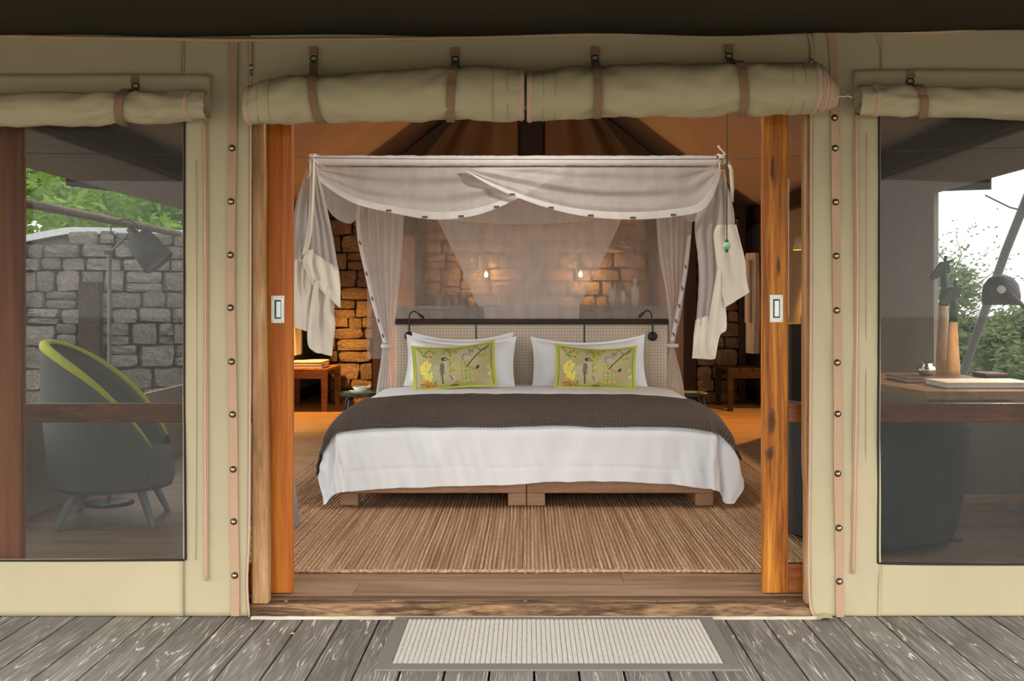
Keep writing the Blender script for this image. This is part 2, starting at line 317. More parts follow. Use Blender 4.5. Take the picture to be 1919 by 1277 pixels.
# ------------------------------------------------------------------ mesh helpers
class G:
    def __init__(s): s.v = []; s.f = []
    def add(s, vs, fs):
        o = len(s.v); s.v += [tuple(v) for v in vs]; s.f += [tuple(i + o for i in f) for f in fs]; return s
    def box(s, a, b, bev=0.0):
        x0, y0, z0 = [min(p, q) for p, q in zip(a, b)]; x1, y1, z1 = [max(p, q) for p, q in zip(a, b)]
        if bev <= 0:
            return s.add([(x0,y0,z0),(x1,y0,z0),(x1,y1,z0),(x0,y1,z0),(x0,y0,z1),(x1,y0,z1),(x1,y1,z1),(x0,y1,z1)],
                         [(0,3,2,1),(4,5,6,7),(0,1,5,4),(1,2,6,5),(2,3,7,6),(3,0,4,7)])
        bm = bmesh.new(); bmesh.ops.create_cube(bm, size=1)
        for v in bm.verts: v.co = Vector(((x0+x1)/2 + v.co.x*(x1-x0), (y0+y1)/2 + v.co.y*(y1-y0), (z0+z1)/2 + v.co.z*(z1-z0)))
        bmesh.ops.bevel(bm, geom=bm.edges[:], offset=bev, segments=2, affect='EDGES', profile=0.6)
        bm.verts.index_update(); s.add([v.co[:] for v in bm.verts], [[v.index for v in f.verts] for f in bm.faces]); bm.free(); return s
    def hexa(s, p):   # eight corners, bottom ring then top ring
        return s.add(p, [(0,3,2,1),(4,5,6,7),(0,1,5,4),(1,2,6,5),(2,3,7,6),(3,0,4,7)])
    def grid(s, fn, nu, nv, closed=False):
        o = len(s.v); nuu = nu if closed else nu + 1
        for j in range(nv + 1):
            for i in range(nuu): s.v.append(tuple(fn(i / nu, j / nv)))
        for j in range(nv):
            for i in range(nu):
                a = o + j*nuu + i; b = o + j*nuu + (i+1) % nuu
                s.f.append((a, b, b + nuu, a + nuu))
        return s
    def tube(s, pts, r, n=8, cap=True):
        pts = [Vector(p) for p in pts]; k = len(pts); rs = r if isinstance(r, (list, tuple)) else [r]*k
        o = len(s.v); up = None
        for i, p in enumerate(pts):
            t = (pts[min(i+1, k-1)] - pts[max(i-1, 0)]).normalized()
            if up is None: up = Vector((0,0,1)) if abs(t.z) < 0.9 else Vector((1,0,0))
            a = t.cross(up)
            if a.length < 1e-5: a = t.cross(Vector((0,1,0)))
            a.normalize(); b = a.cross(t).normalized(); up = b
            for q in range(n):
                an = 2*math.pi*q/n; s.v.append(tuple(p + a*(rs[i]*math.cos(an)) + b*(rs[i]*math.sin(an))))
        for i in range(k-1):
            for q in range(n):
                s.f.append((o+i*n+q, o+i*n+(q+1)%n, o+(i+1)*n+(q+1)%n, o+(i+1)*n+q))
        if cap: s.f.append(tuple(o+q for q in range(n))[::-1]); s.f.append(tuple(o+(k-1)*n+q for q in range(n)))
        return s
    def lathe(s, prof, c, n=24, axis=None, ):
        # prof [(r, h)], around an axis vector through c
        ax = Vector(axis or (0,0,1)).normalized(); a = ax.orthogonal().normalized(); b = ax.cross(a); c = Vector(c); o = len(s.v)
        for (r, h) in prof:
            for q in range(n):
                an = 2*math.pi*q/n; s.v.append(tuple(c + ax*h + a*(r*math.cos(an)) + b*(r*math.sin(an))))
        for i in range(len(prof)-1):
            for q in range(n): s.f.append((o+i*n+q, o+i*n+(q+1)%n, o+(i+1)*n+(q+1)%n, o+(i+1)*n+q))
        if prof[0][0] > 1e-6: s.f.append(tuple(o+q for q in range(n))[::-1])
        if prof[-1][0] > 1e-6: s.f.append(tuple(o+(len(prof)-1)*n+q for q in range(n)))
        return s
    def ribbon(s, pts, wid, thick=0.002, wdir=(1,0,0)):
        # flat band following pts, width along wdir
        wd = Vector(wdir)*wid/2; pts = [Vector(p) for p in pts]; o = len(s.v); k = len(pts)
        for i, p in enumerate(pts):
            t = (pts[min(i+1,k-1)] - pts[max(i-1,0)]).normalized(); nn = t.cross(Vector(wdir)).normalized()*thick
            for q in (p-wd, p+wd, p+wd+nn, p-wd+nn): s.v.append(tuple(q))
        for i in range(k-1):
            for q in range(4): s.f.append((o+i*4+q, o+i*4+(q+1)%4, o+(i+1)*4+(q+1)%4, o+(i+1)*4+q))
        s.f.append((o+3,o+2,o+1,o)); e = o+(k-1)*4; s.f.append((e,e+1,e+2,e+3)); return s

def wloc(o):
    p = Vector((0,0,0))
    while o: p = p + o.location; o = o.parent
    return p
def mesh_of(name, g, mat, smooth=False, origin=None):
    vs = [Vector(v) for v in g.v]
    if origin is None:
        lo = Vector((min(v.x for v in vs), min(v.y for v in vs), min(v.z for v in vs))); hi = Vector((max(v.x for v in vs), max(v.y for v in vs), max(v.z for v in vs)))
        origin = Vector(((lo.x+hi.x)/2, (lo.y+hi.y)/2, lo.z))
    me = bpy.data.meshes.new(name); me.from_pydata([tuple(v - origin) for v in vs], [], g.f); me.update()
    bm = bmesh.new(); bm.from_mesh(me); bmesh.ops.recalc_face_normals(bm, faces=bm.faces[:]); bm.to_mesh(me); bm.free()
    if mat: me.materials.append(MATS[mat])
    if smooth:
        for p in me.polygons: p.use_smooth = True
    return me, origin
def part(name, g, mat, parent=None, smooth=False, **tags):
    me, org = mesh_of(name, g, mat, smooth)
    o = bpy.data.objects.new(name, me); COL.objects.link(o); o.parent = parent
    o.location = org - (wloc(parent) if parent else Vector((0,0,0)))
    for k, v in tags.items(): o[k] = v
    return o
def share(name, me, loc, parent=None, scale=None, rot=None, **tags):
    o = bpy.data.objects.new(name, me); COL.objects.link(o); o.parent = parent
    o.location = Vector(loc) - (wloc(parent) if parent else Vector((0,0,0)))
    if scale: o.scale = scale
    if rot: o.rotation_euler = rot
    for k, v in tags.items(): o[k] = v
    return o
def thing(name, loc, label=None, category=None, group=None, kind=None):
    o = bpy.data.objects.new(name, None); COL.objects.link(o); o.location = loc; o.empty_display_size = 0.1
    if label: o['label'] = label
    if category: o['category'] = category
    if group: o['group'] = group
    if kind: o['kind'] = kind
    return o
def interp(pts, t):
    n = len(pts)-1; f = min(max(t, 0), 1)*n; i = min(int(f), n-1); q = f-i
    # Catmull-Rom
    p0 = Vector(pts[max(i-1,0)]); p1 = Vector(pts[i]); p2 = Vector(pts[i+1]); p3 = Vector(pts[min(i+2,n)])
    return 0.5*((2*p1) + (p2-p0)*q + (2*p0-5*p1+4*p2-p3)*q*q + (3*p1-p0-3*p2+p3)*q**3)
def lamp(name, loc, energy, color, size=0.03, parent=None, spot=None, to=None, blend=0.5):
    ld = bpy.data.lights.new(name, 'SPOT' if spot else 'POINT'); ld.energy = energy; ld.color = color; ld.shadow_soft_size = size
    o = bpy.data.objects.new(name, ld); COL.objects.link(o); o.parent = parent
    o.location = Vector(loc) - (wloc(parent) if parent else Vector((0,0,0)))
    if spot:
        ld.spot_size = R(spot); ld.spot_blend = blend
        o.rotation_euler = (Vector(to) - Vector(loc)).to_track_quat('-Z', 'Y').to_euler()
    return o
def S(): return dict(kind='structure')

# ================================================================== STRUCTURE
# ---------------------------------------------------------------- ground, deck
gg = G().grid(lambda u, v: ((u-0.5)*240, (v-0.5)*240, -0.38 + 0.02*nz(u*60, v*60)), 60, 60)
part('ground', gg, 'ground', None, **S())
deck = thing('deck', (0, 0, -0.03), kind='structure')
PITCH = 0.1412
bme, _ = mesh_of('deck_board', G().box((-PITCH/2+0.0035, -6.2, -0.028), (PITCH/2-0.0035, 0.012, 0.0), 0.003), 'deck_board', origin=Vector((0, -3, 0)))
for k in range(-21, 21):
    share('board', bme, (0.0186 + PITCH*(k+0.5), -3, 0), deck)
for yy in (-6.0, -5.2, -4.4, -3.6, -2.8, -2.0, -1.2, -0.4):
    part('joist', G().box((-2.95, yy-0.03, -0.17), (2.95, yy+0.03, -0.0285)), 'skirting', deck)
for xx in (-2.8, 0, 2.8):
    for yy in (-5.9, -3.0, -0.2):
        part('stilt', G().box((xx-0.05, yy-0.05, -0.4), (xx+0.05, yy+0.05, -0.171)), 'skirting', deck)

# ---------------------------------------------------------------- interior floor
XW = 2.6; YB = 9.2; EAVE = 2.25; RIDGE = 4.3
floor = thing('floor', (0, 4.6, 0), kind='structure')
part('subfloor', G().box((-XW-0.06, 0.10, -0.12), (XW+0.06, YB+0.05, FLOOR-0.016)), 'skirting', floor)
PL = 2.0; rowd = 0.19
pme, _ = mesh_of('floor_plank', G().box((-PL/2+0.0008, -rowd/2+0.0008, -0.015), (PL/2-0.0008, rowd/2-0.0008, 0), 0.0012), 'floor_oak', origin=Vector((0, 0, 0)))
row = 0; y = 0.115 + rowd/2
while y < YB:
    off = [0.33, -0.62, 0.05, 0.7, -0.3, -0.9][row % 6]
    for k in (-1, 0, 1):
        cx = off + k*PL; x0 = max(cx-PL/2, -XW); x1 = min(cx+PL/2, XW)
        if x1 - x0 > 0.05: share('plank', pme, ((x0+x1)/2, y, FLOOR), floor, ((x1-x0)/PL, 1, 1))
    for sgn in (-1, 1):
        cx = off + sgn*2*PL; x0 = max(cx-PL/2, -XW); x1 = min(cx+PL/2, XW)
        if x1 - x0 > 0.05: share('plank', pme, ((x0+x1)/2, y, FLOOR), floor, ((x1-x0)/PL, 1, 1))
    y += rowd; row += 1

# threshold
def sillf(u, v):
    a = 2*math.pi*u; x = PX(466, 0) + v*(PX(1522, 0)-PX(466, 0))
    yy = 0.055 + 0.055*max(-1, min(1, 1.5*math.cos(a))); zz = 0.018 + 0.026*max(-1, min(1, 1.5*math.sin(a)))
    yy += -0.006*nz(x*5, u*4)*(1 if math.cos(a) < 0 else 0) - 0.004*nz(x*23, u*9)*(1 if math.cos(a) < 0 else 0)
    zz += 0.003*nz(x*7, u*5, 3)
    return (x, yy, zz)
trim = part('trim_1', G().grid(sillf, 20, 150, True), 'sill', None, **S())
part('sill_board', G().box((PX(470, .07), 0.068, 0.030), (PX(1520, .07), 0.112, FLOOR-0.002), 0.003), 'sill_top', trim)
for px in (535, 740, 985, 1228, 1472):
    part('screw', G().lathe([(0.009, 0), (0.009, 0.004), (0.005, 0.007), (0, 0.007)], (PX(px, .045), 0.045, 0.041), 12), 'steel', trim)
part('trim_2', G().grid(lambda u, v: (PX(470, -.03) + u*(PX(1538, -.03)-PX(470, -.03)), -0.036 + 0.03*v + 0.004*nz(u*30, v), (0.008 if 0.01 < v < 0.99 else 0.0) + 0.001*nz(u*60, v*3)), 120, 3), 'pale_strip', None, **S())

# ---------------------------------------------------------------- tent shell: side walls, back gable, ceiling
def holed_wall(name, x, y0, y1, z0, z1, hy0, hy1, hz0, hz1, mat):
    g = G(); t = 0.03; xs = (x, x + math.copysign(t, x))
    for (a, b, c, d) in ((y0, hy0, z0, z1), (hy1, y1, z0, z1), (hy0, hy1, z0, hz0), (hy0, hy1, hz1, z1)):
        if b - a > 1e-4 and d - c > 1e-4: g.box((xs[0], a, c), (xs[1], b, d))
    return part(name, g, mat, None, **S())
WZ = 1.875
wallL = holed_wall('wall_left', -XW, 0.06, YB, -0.3, EAVE, 0.5, 4.6, 0.55, WZ, 'wall_canvas')
wallR = holed_wall('wall_right', XW, 0.06, YB, -0.3, EAVE, 0.5, 2.86, 0.70, WZ, 'wall_canvas')
part('eave_beam', G().box((-XW, 0.1, EAVE-0.17), (-XW+0.07, YB-0.02, EAVE-0.01), 0.006), 'dark_wood', wallL)
part('eave_beam', G().box((XW-0.07, 0.1, EAVE-0.17), (XW, YB-0.02, EAVE-0.01), 0.006), 'dark_wood', wallR)
def gable(name, y, t, mat):
    g = G(); pr = [(-XW-.03, -0.3), (XW+.03, -0.3), (XW+.03, EAVE), (0, RIDGE), (-XW-.03, EAVE)]
    n = 5; g.add([(x, y, z) for x, z in pr] + [(x, y+t, z) for x, z in pr], [tuple(range(n)), tuple(range(2*n-1, n-1, -1))] + [(i, i+n, (i+1) % n+n, (i+1) % n) for i in range(n)])
    return part(name, g, mat, None, **S())
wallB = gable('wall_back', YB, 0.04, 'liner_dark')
# ceiling: two sagging canvas slopes
def slope(sg):
    def f(u, v):
        x = sg*XW*u; yy = 0.02 + (YB-0.02)*v
        z = RIDGE + (EAVE-RIDGE)*u - 0.05*math.sin(math.pi*u) + 0.012*math.sin(v*50)*math.sin(math.pi*u) + 0.02*nz(u*3, v*9)
        return (x, yy, z)
    return f
ceil = thing('ceiling', (0, 4.6, EAVE), kind='structure')
for sg in (-1, 1):
    o = part('roof_slope', G().grid(slope(sg), 24, 80), 'liner', ceil, True)
    md = o.modifiers.new('thick', 'SOLIDIFY'); md.thickness = 0.012; md.offset = 1.0 if sg < 0 else -1.0
part('ridge_beam', G().box((-0.06, 0.1, RIDGE-0.28), (0.06, YB-0.02, RIDGE-0.09), 0.008), 'dark_post', ceil)
kx = PX(996, 8.2); part('king_post', G().box((kx-0.13, 8.08, 1.9), (kx+0.13, 8.32, RIDGE-0.2), 0.01), 'dark_post', ceil)
# folded drapery of the rear ceiling, fanning out from the post
for sg in (-1, 1):
    def fold(u, v, sg=sg):
        a = Vector((sg*0.16 + kx*(1 if sg > 0 else 1), 8.2, RIDGE-0.35 - 1.95*v)); b = Vector((sg*(0.75+1.35*v), 8.85, RIDGE-0.75-1.6*v))
        p = a.lerp(b, u); p.y += 0.06*math.sin(u*17 + v*2.0); return p
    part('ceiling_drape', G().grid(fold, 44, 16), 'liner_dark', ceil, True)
# front gable above the canvas wall (under the fly sheet)
g = G(); pr = [(-XW-.03, 2.12), (XW+.03, 2.12), (XW+.03, EAVE), (0, RIDGE), (-XW-.03, EAVE)]; n = 5
g.add([(x, 0.02, z) for x, z in pr] + [(x, 0.05, z) for x, z in pr], [tuple(range(n)), tuple(range(2*n-1, n-1, -1))] + [(i, i+n, (i+1) % n+n, (i+1) % n) for i in range(n)])
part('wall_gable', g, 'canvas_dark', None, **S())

# ---------------------------------------------------------------- veranda fly sheet over the deck
def flyf(u, v):
    x = -3.4 + 6.8*u; yy = 0.03 - 2.45*v
    z = 2.163 - 0.24*v + 0.05*(1-abs(x)/3.4)*v + 0.012*nz(x*2, v*3) + 0.03*max(0, (x-0.4)/2.4)*(1-v)
    return (x, yy, z)
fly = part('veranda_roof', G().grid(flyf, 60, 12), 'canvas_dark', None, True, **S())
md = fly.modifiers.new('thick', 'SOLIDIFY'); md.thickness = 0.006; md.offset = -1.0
for xx in (-3.1, 3.1):
    part('veranda_post', G().tube([(xx, -2.3, -0.38), (xx, -2.3, 1.95)], 0.05, 12), 'bark', fly)

# ---------------------------------------------------------------- rear stone wall and posts
variants = []
for k in range(10):
    rr = random.Random(k); bm = bmesh.new(); bmesh.ops.create_cube(bm, size=1)
    bmesh.ops.subdivide_edges(bm, edges=bm.edges[:], cuts=2, use_grid_fill=True)
    for v in bm.verts:
        c = v.co
        for ax in range(3):
            o1, o2 = (ax+1) % 3, (ax+2) % 3
            e = max(abs(c[o1]), abs(c[o2]))
            if abs(c[ax]) > 0.49 and e > 0.4: pass
        e = sum(1 for q in c if abs(q) > 0.49)
        if e >= 2: v.co = v.co*(0.93 if e == 2 else 0.86)
        v.co += Vector((rr.uniform(-.04, .04), rr.uniform(-.06, .06), rr.uniform(-.05, .05)))
    me = bpy.data.meshes.new('stone'); bm.to_mesh(me); bm.free()
    variants.append(me)
def stone_set(mat):
    out = []
    for m in variants:
        c = m.copy(); c.materials.append(MATS[mat]); out.append(c)
    return out
ST_IN = stone_set('stone'); ST_OUT = stone_set('stone_out')
def lay_stones(parent, posf, W, z0, z1, ymesh, seed, hmin=0.11, hmax=0.21, depth=0.16, skip=None, topf=None):
    """posf(s) -> (position on the wall face, outward angle); courses of irregular blocks"""
    rr = random.Random(seed); z = z0
    while z < z1 - 0.04:
        h = min(rr.uniform(hmin, hmax), z1 - z); s = -rr.uniform(0, 0.12)
        while s < W:
            w = rr.uniform(0.14, 0.40); a = max(s, 0); b = min(s+w, W)
            if W - b < 0.09: b = W
            s = b if b == W else s + w
            if b - a < 0.05: continue
            if topf and z + h > topf((a+b)/2) + 0.02: continue
            if skip and skip((a+b)/2, z + h/2): continue
            p, ang = posf((a+b)/2); q = rr.random()
            cells = [(0, 1)] if q < 0.72 or h < 0.15 else [(0, rr.uniform(.4, .6))]
            if len(cells[0]) and cells[0][1] < 1: cells.append((cells[0][1], 1))
            for (c0, c1) in cells:
                hh = h*(c1-c0)*rr.uniform(0.93, 1.0); dw = rr.uniform(-.012, .012)
                share('stone', rr.choice(ymesh), (p[0], p[1], z + h*c0 + hh/2 + rr.uniform(-.006, .006)), parent, ((b-a)*0.97+dw, depth*rr.uniform(0.8, 1.25), hh*1.0), (rr.uniform(-.05, .05), rr.uniform(-.035, .035), ang + (math.pi if rr.random() < 0.5 else 0)))
        z += h
YS = 7.86
def rear_wall(name, px0, px1, z0, z1, seed, base=FLOOR):
    x0, x1 = PX(px0, YS), PX(px1, YS)
    t = thing(name, ((x0+x1)/2, YS+0.1, base), kind='structure')
    part('mortar_core', G().box((x0+0.015, YS+0.03, base-0.01), (x1-0.015, YS+0.22, z1-0.02)), 'mortar', t)
    lay_stones(t, lambda s: ((x0+s, YS+0.06), 0), x1-x0, z0, z1, ST_IN, seed)
    return t
sl = rear_wall('wall_stone_left', 618, 699, FLOOR, 2.12, 11)
sc = rear_wall('wall_stone_centre', 797, 1212, 0.95, 2.12, 12)
sr = rear_wall('wall_stone_right', 1305, 1384, FLOOR, 2.12, 13)
part('baseboard_back', G().box((PX(640, YS-.03), YS-0.05, FLOOR), (PX(699, YS-.03), YS-0.025, FLOOR+0.05), 0.004), 'bench_wood', None, **S())
for i, (a, b, m) in enumerate(((699, 713, 'dark_post'), (778, 797, 'dark_post'), (1212, 1231, 'dark_post'), (1283, 1305, 'dark_post'), (1384, 1397, 'dark_post'))):
    part('trim_%d' % (i+3), G().box((PX(a, YS), YS-0.03, FLOOR), (PX(b, YS), YS+0.13, 2.2), 0.008), m, None, **S())
part('trim_8', G().box((PX(600, YS), YS-0.02, 2.125), (PX(1400, YS), YS+0.2, 2.26), 0.008), 'dark_post', None, **S())
part('door_3', G().box((PX(713, YS)+.002, YS+0.06, FLOOR), (PX(778, YS)-.002, YS+0.09, 1.92)), 'liner', None, **S())
part('door_4', G().box((PX(1231, YS)+.002, YS+0.06, FLOOR), (PX(1283, YS)-.002, YS+0.09, 1.92)), 'liner', None, **S())
# skirting along the tent walls at the back
part('baseboard_left', G().box((-XW+0.001, 4.7, FLOOR), (-XW+0.02, YB-0.01, FLOOR+0.14)), 'skirting', None, **S())
part('baseboard_right', G().box((XW-0.02, 4.7, FLOOR), (XW-0.001, YB-0.01, FLOOR+0.14)), 'skirting', None, **S())

# ================================================================== FRONT CANVAS WALL
wf = thing('wall_front', (0, 0, 0), kind='structure')
def cloth(name, px0, px1, py0, py1, y=0.0, nu=20, nv=40, amp=0.005, fx=3.0, fz=1.2, parent=None, mat='canvas', seed=0.0, x0f=None, x1f=None, thick=0.003, bottom=None):
    def f(u, v):
        py = py0 + (py1-py0)*v
        a = x0f(py) if x0f else px0; b = x1f(py) if x1f else px1
        px = a + (b-a)*u; q = P(px, py, y)
        q.y += amp*nz(q.x*fx, q.z*fz, seed) + amp*0.4*nz(q.x*fx*4 + q.z*5, q.z*fz*3, seed+9)
        if bottom is not None and v > 0.999: q.z = bottom
        return q
    o = part(name, G().grid(f, nu, nv), mat, parent, True)
    md = o.modifiers.new('thick', 'SOLIDIFY'); md.thickness = thick; md.offset = 0
    return o
def pl(pts):
    def f(py):
        if py <= pts[0][1]: return pts[0][0]
        for (a, b), (c, d) in zip(pts, pts[1:]):
            if py <= d: return a + (c-a)*(py-b)/(d-b)
        return pts[-1][0]
    return f
XL, XR = -330, 2310
EL = pl([(471, 70), (470, 235), (469, 700), (467, 1000), (463, 1090), (467, 1157)])
ERr = pl([(1522, 60), (1520, 215), (1519, 700), (1516, 1000), (1516, 1090), (1519, 1140), (1531, 1162)])
SLb = lambda py: 345 + 2*math.sin(py*.01)
cloth('side_panel', 343, 470, 64, 1157, 0.0, 14, 90, 0.006, 5, 1.5, wf, seed=1, x1f=EL, bottom=0.003)
cloth('side_panel', 1520, 1650, 52, 1160, 0.0, 18, 110, 0.011, 6, 2.2, wf, seed=2, x0f=ERr, bottom=0.003)
cloth('lower_panel', XL, 344, 1048, 1155, 0.001, 60, 10, 0.004, 2, 2, wf, seed=3, bottom=0.003)
cloth('lower_panel', 1645, XR, 1057, 1160, 0.001, 60, 10, 0.004, 2, 2, wf, seed=4, bottom=0.003)
cloth('upper_panel', XL, 344, 60, 212, 0.001, 60, 14, 0.006, 2, 3, wf, seed=5)
cloth('upper_panel', 1648, XR, 40, 200, 0.001, 60, 14, 0.006, 2, 3, wf, seed=6)
cloth('door_valance', 469, 1522, 58, 205, -0.004, 90, 14, 0.006, 2, 3, wf, seed=7)
# toe of the right flap lying on the deck
part('flap_toe', G().grid(lambda u, v: (PX(1528, -.02) + u*0.058, -0.05 + 0.05*v, 0.004 + 0.016*math.sin(math.pi*u*0.8)*(0.4+0.6*v)), 8, 4), 'canvas', wf, True)
def ptube(name, pts, y, r, mat, parent, n=6, sub=24):
    w3 = [P(px, py, y) for px, py in pts]; k = [interp(w3, i/sub) for i in range(sub+1)]
    return part(name, G().tube(k, r, n), mat, parent, True)
# edge piping, seams, zips, top binding
ptube('edge_piping', [(EL(p), p) for p in (75, 235, 400, 600, 800, 1000, 1090, 1157)], -0.006, 0.0042, 'piping', wf)
ptube('edge_piping', [(ERr(p), p) for p in (62, 215, 400, 600, 800, 1000, 1090, 1140, 1160)], -0.006, 0.0042, 'piping', wf)
g = G(); tp = [(XL, 66), (0, 68), (150, 71), (300, 73), (440, 75), (600, 74), (760, 73), (990, 68), (1180, 64), (1400, 61), (1560, 57), (1650, 59), (1760, 60), (1919, 47), (2310, 40)]
k = [P(px, py, -0.012) for px, py in tp]
kk = [interp(k, i/120) for i in range(121)]
part('top_binding', g.tube(kk, [0.007 + 0.004*max(0, nz(p.x*3, 5)) for p in kk], 8), 'piping', wf, True)
for pts in ([(346, 75), (345, 150), (345, 1155)], [(1637, 60), (1649, 90), (1650, 130)], [(1648, 1055), (1645, 1158)], [(1624, 250), (1623, 700), (1622, 1060)], [(368, 300), (369, 700), (367, 1050)]):
    ptube('seam', pts, -0.0045, 0.0013, 'stitch', wf, 5, 12)
def zipper(pts, name='zip', wid=0.017):
    w3 = [P(px, py, -0.008) for px, py in pts]; k = [interp(w3, i/30) for i in range(31)]
    z = part(name, G().ribbon(k, wid, 0.003), 'webbing', wf)
    part('coil', G().tube([q + Vector((0, -0.005, 0)) for q in k], 0.0035, 6), 'piping', z, True)
    return z
zipper([(384, 228), (386, 500), (386, 800), (387, 1088)])
zipper([(1606, 215), (1604, 300), (1606, 500), (1603, 800), (1598, 1075)])
zu = zipper([(470, 78), (470, 118)], 'zip', 0.014); zr = zipper([(1516, 64), (1521, 90), (1521, 114)], 'zip', 0.014)
for (px, py, z) in ((471, 122, zu), (1521, 112, zr)):
    c = P(px, py, -0.018)
    part('zip_pull', G().box(c + Vector((-.006, -.003, -.012)), c + Vector((.006, .003, .004)), 0.002).box(c + Vector((-.0035, -.002, -.045)), c + Vector((.0035, .001, -.010)), 0.001), 'steel', z)
def strap_line(pts, wid): 
    w3 = [P(px, py, -0.010) for px, py in pts]; k = [interp(w3, i/40) for i in range(41)]
    return part('webbing_strip', G().ribbon(k, wid, 0.003), 'webbing', wf)
s1 = strap_line([(438, 76), (437, 160), (436, 278), (434, 378), (433, 478), (433, 577), (435, 678), (437, 777), (438, 880), (439, 978), (441, 1079), (441, 1155)], 0.030)
s2 = strap_line([(1556, 62), (1561, 100), (1564, 220), (1565, 278), (1566, 379), (1567, 480), (1568, 582), (1569, 680), (1570, 776), (1570, 888), (1572, 990), (1573, 1090), (1574, 1157)], 0.029)
ring, _ = mesh_of('snap', G().lathe([(0.0125, 0), (0.0125, 0.003), (0.010, 0.006), (0.007, 0.006)], (0, 0, 0), 16, (0, -1, 0)), 'black', True, Vector((0, 0, 0)))
dome, _ = mesh_of('dome', G().lathe([(0.0085, 0), (0.0085, 0.005), (0.0065, 0.0085), (0.003, 0.0105), (0, 0.011)], (0, 0, 0), 14, (0, -1, 0)), 'brass', True, Vector((0, 0, 0)))
for strip, lst in ((s1, [(435, 278), (433, 378), (432, 478), (432, 577), (434, 678), (436, 777), (437, 880), (438, 978), (440, 1079)]),
                   (s2, [(1564, 221), (1565, 278), (1566, 379), (1567, 480), (1568, 582), (1569, 680), (1570, 776), (1570, 888), (1572, 990), (1573, 1090)])):
    for px, py in lst:
        q = P(px, py, -0.0135); o = share('snap', ring, q, strip); share('dome', dome, q, strip)

# ---------------------------------------------------------------- insect screens
for i, (a, b, t, bt, seed) in enumerate(((XL, 346, 190, 1050, 21), (1647, XR, 175, 1055, 22))):
    wd = thing('window_%d' % (i+1), P((a+b)/2, bt, 0.0), kind='structure')
    edge = (lambda py: 345 + 2.5*max(0, (py-700)/350)) if i == 0 else (lambda py: 1648 - 3*max(0, (py-500)/550))
    kw = dict(x1f=edge) if i == 0 else dict(x0f=edge)
    cloth('mesh_screen', a, b, t, bt, 0.006, 70, 60, 0.010, 3, 1.6, wd, 'screen_mesh', seed, thick=0.0, **kw).modifiers.clear()
    pts = [(edge(p), p) for p in range(int(t), int(bt)+1, 40)] + [(edge(bt), bt)]
    ptube('side_binding', pts, -0.004, 0.005, 'binding', wd)
    ptube('lower_binding', [(a, bt-2), ((a+b)/2, bt+1), (b, bt)] if i == 0 else [(a-2, bt+1), (1800, bt+3), (b, bt+4)], -0.003, 0.0045, 'binding', wd)
    ptube('stitching', [(p[0]+(3 if i == 0 else -3)*0-2+4*i, p[1]) for p in pts], -0.010, 0.0009, 'stitch', wd, 4)

# ---------------------------------------------------------------- door posts and sliding leaves
def post(name, pxa, pxb, y0, y1, mat, z0, z1):
    def f(u, v):
        py = 1125 - 960*v; a, b = pxa(py), pxb(py); xa, xb = PX(a, y0), PX(b, y0)
        cs = [(xa, y0+.006), (xa+.006, y0), (xb-.006, y0), (xb, y0+.006), (xb, y1), (xa, y1)]
        i = int(round(u*6)) % 6; x, yy = cs[i]; return (x, yy, z0 + (z1-z0)*v)
    return part(name, G().grid(f, 6, 24, True), mat, None, **S())
post('trim_9', lambda p: 471, pl([(493, 200), (495, 400), (493, 520), (497, 760), (501, 900), (502, 1125)]), 0.018, 0.066, 'jamb', FLOOR-.006, 2.12)
post('trim_10', lambda p: 1508 + 3*(p > 900), lambda p: 1534, 0.018, 0.066, 'jamb', FLOOR-.006, 2.12)
YD = 0.118
def leaf(name, px0, px1, side):
    z0, z1 = FLOOR + 0.004, 2.09; x0, x1 = PX(px0, YD), PX(px1, YD); sw = 0.097; y1 = YD + 0.045
    t = thing(name, ((x0+x1)/2, YD+0.02, z0), kind='structure')
    inner = 'teak_red' if side < 0 else 'teak_figured'
    for (a, b) in ((x0, x0+sw), (x1-sw, x1)):
        me = (b == x1) if side < 0 else (a == x0)
        st = part('stile', G().box((a, YD, z0), (b, y1, z1), 0.007), inner if me else 'teak_red', t)
        if not me: continue
        cx, cz = (P(521, 580, YD) if side < 0 else P(1454.5, 578.5, YD)).xz
        w2, h2 = 0.0245, 0.052
        gq = G()
        for (u0, u1, v0, v1) in ((-w2, -.013, -h2, h2), (.013, w2, -h2, h2), (-.013, .013, .036, h2), (-.013, .013, -h2, -.036)):
            gq.box((cx+u0, YD-.006, cz+v0), (cx+u1, YD+.001, cz+v1))
        gq.box((cx-.013, YD+.010, cz-.036), (cx-.012, YD, cz+.036)).box((cx+.012, YD+.010, cz-.036), (cx+.013, YD, cz+.036))
        part('flush_handle', gq, 'handle_white', st, label='pale metal flush pull plate')
        part('handle_recess', G().box((cx-.013, YD-.0012, cz-.036), (cx+.013, YD+.0005, cz+.036)), 'dark_slot', st)
        part('handle_cup', G().box((cx-.0065, YD-.004, cz-.031), (cx+.0105, YD-.0005, cz+.030), 0.0015), 'handle_inner', st)
        for (du, dv) in ((-.018, .045), (.018, .045), (-.018, -.045), (.018, -.045)):
            part('screw', G().lathe([(.0035, 0), (.0035, .001), (0, .0018)], (cx+du, YD-.006, cz+dv), 8, (0, -1, 0)), 'brass', st)
    for (a, b) in ((z0, 0.165), (0.706, 0.779), (z1-0.10, z1)):
        part('rail', G().box((x0+sw, YD+.004, a), (x1-sw, y1-.004, b), 0.006), 'teak_rail', t)
    for (a, b) in ((0.165, 0.706), (0.779, z1-0.10)):
        part('pane', G().box((x0+sw, YD+.020, a), (x1-sw, YD+.025, b)), 'glass', t)
    return t
leaf('door_1', -8, 547, -1); leaf('door_2', 1430, 1985, 1)

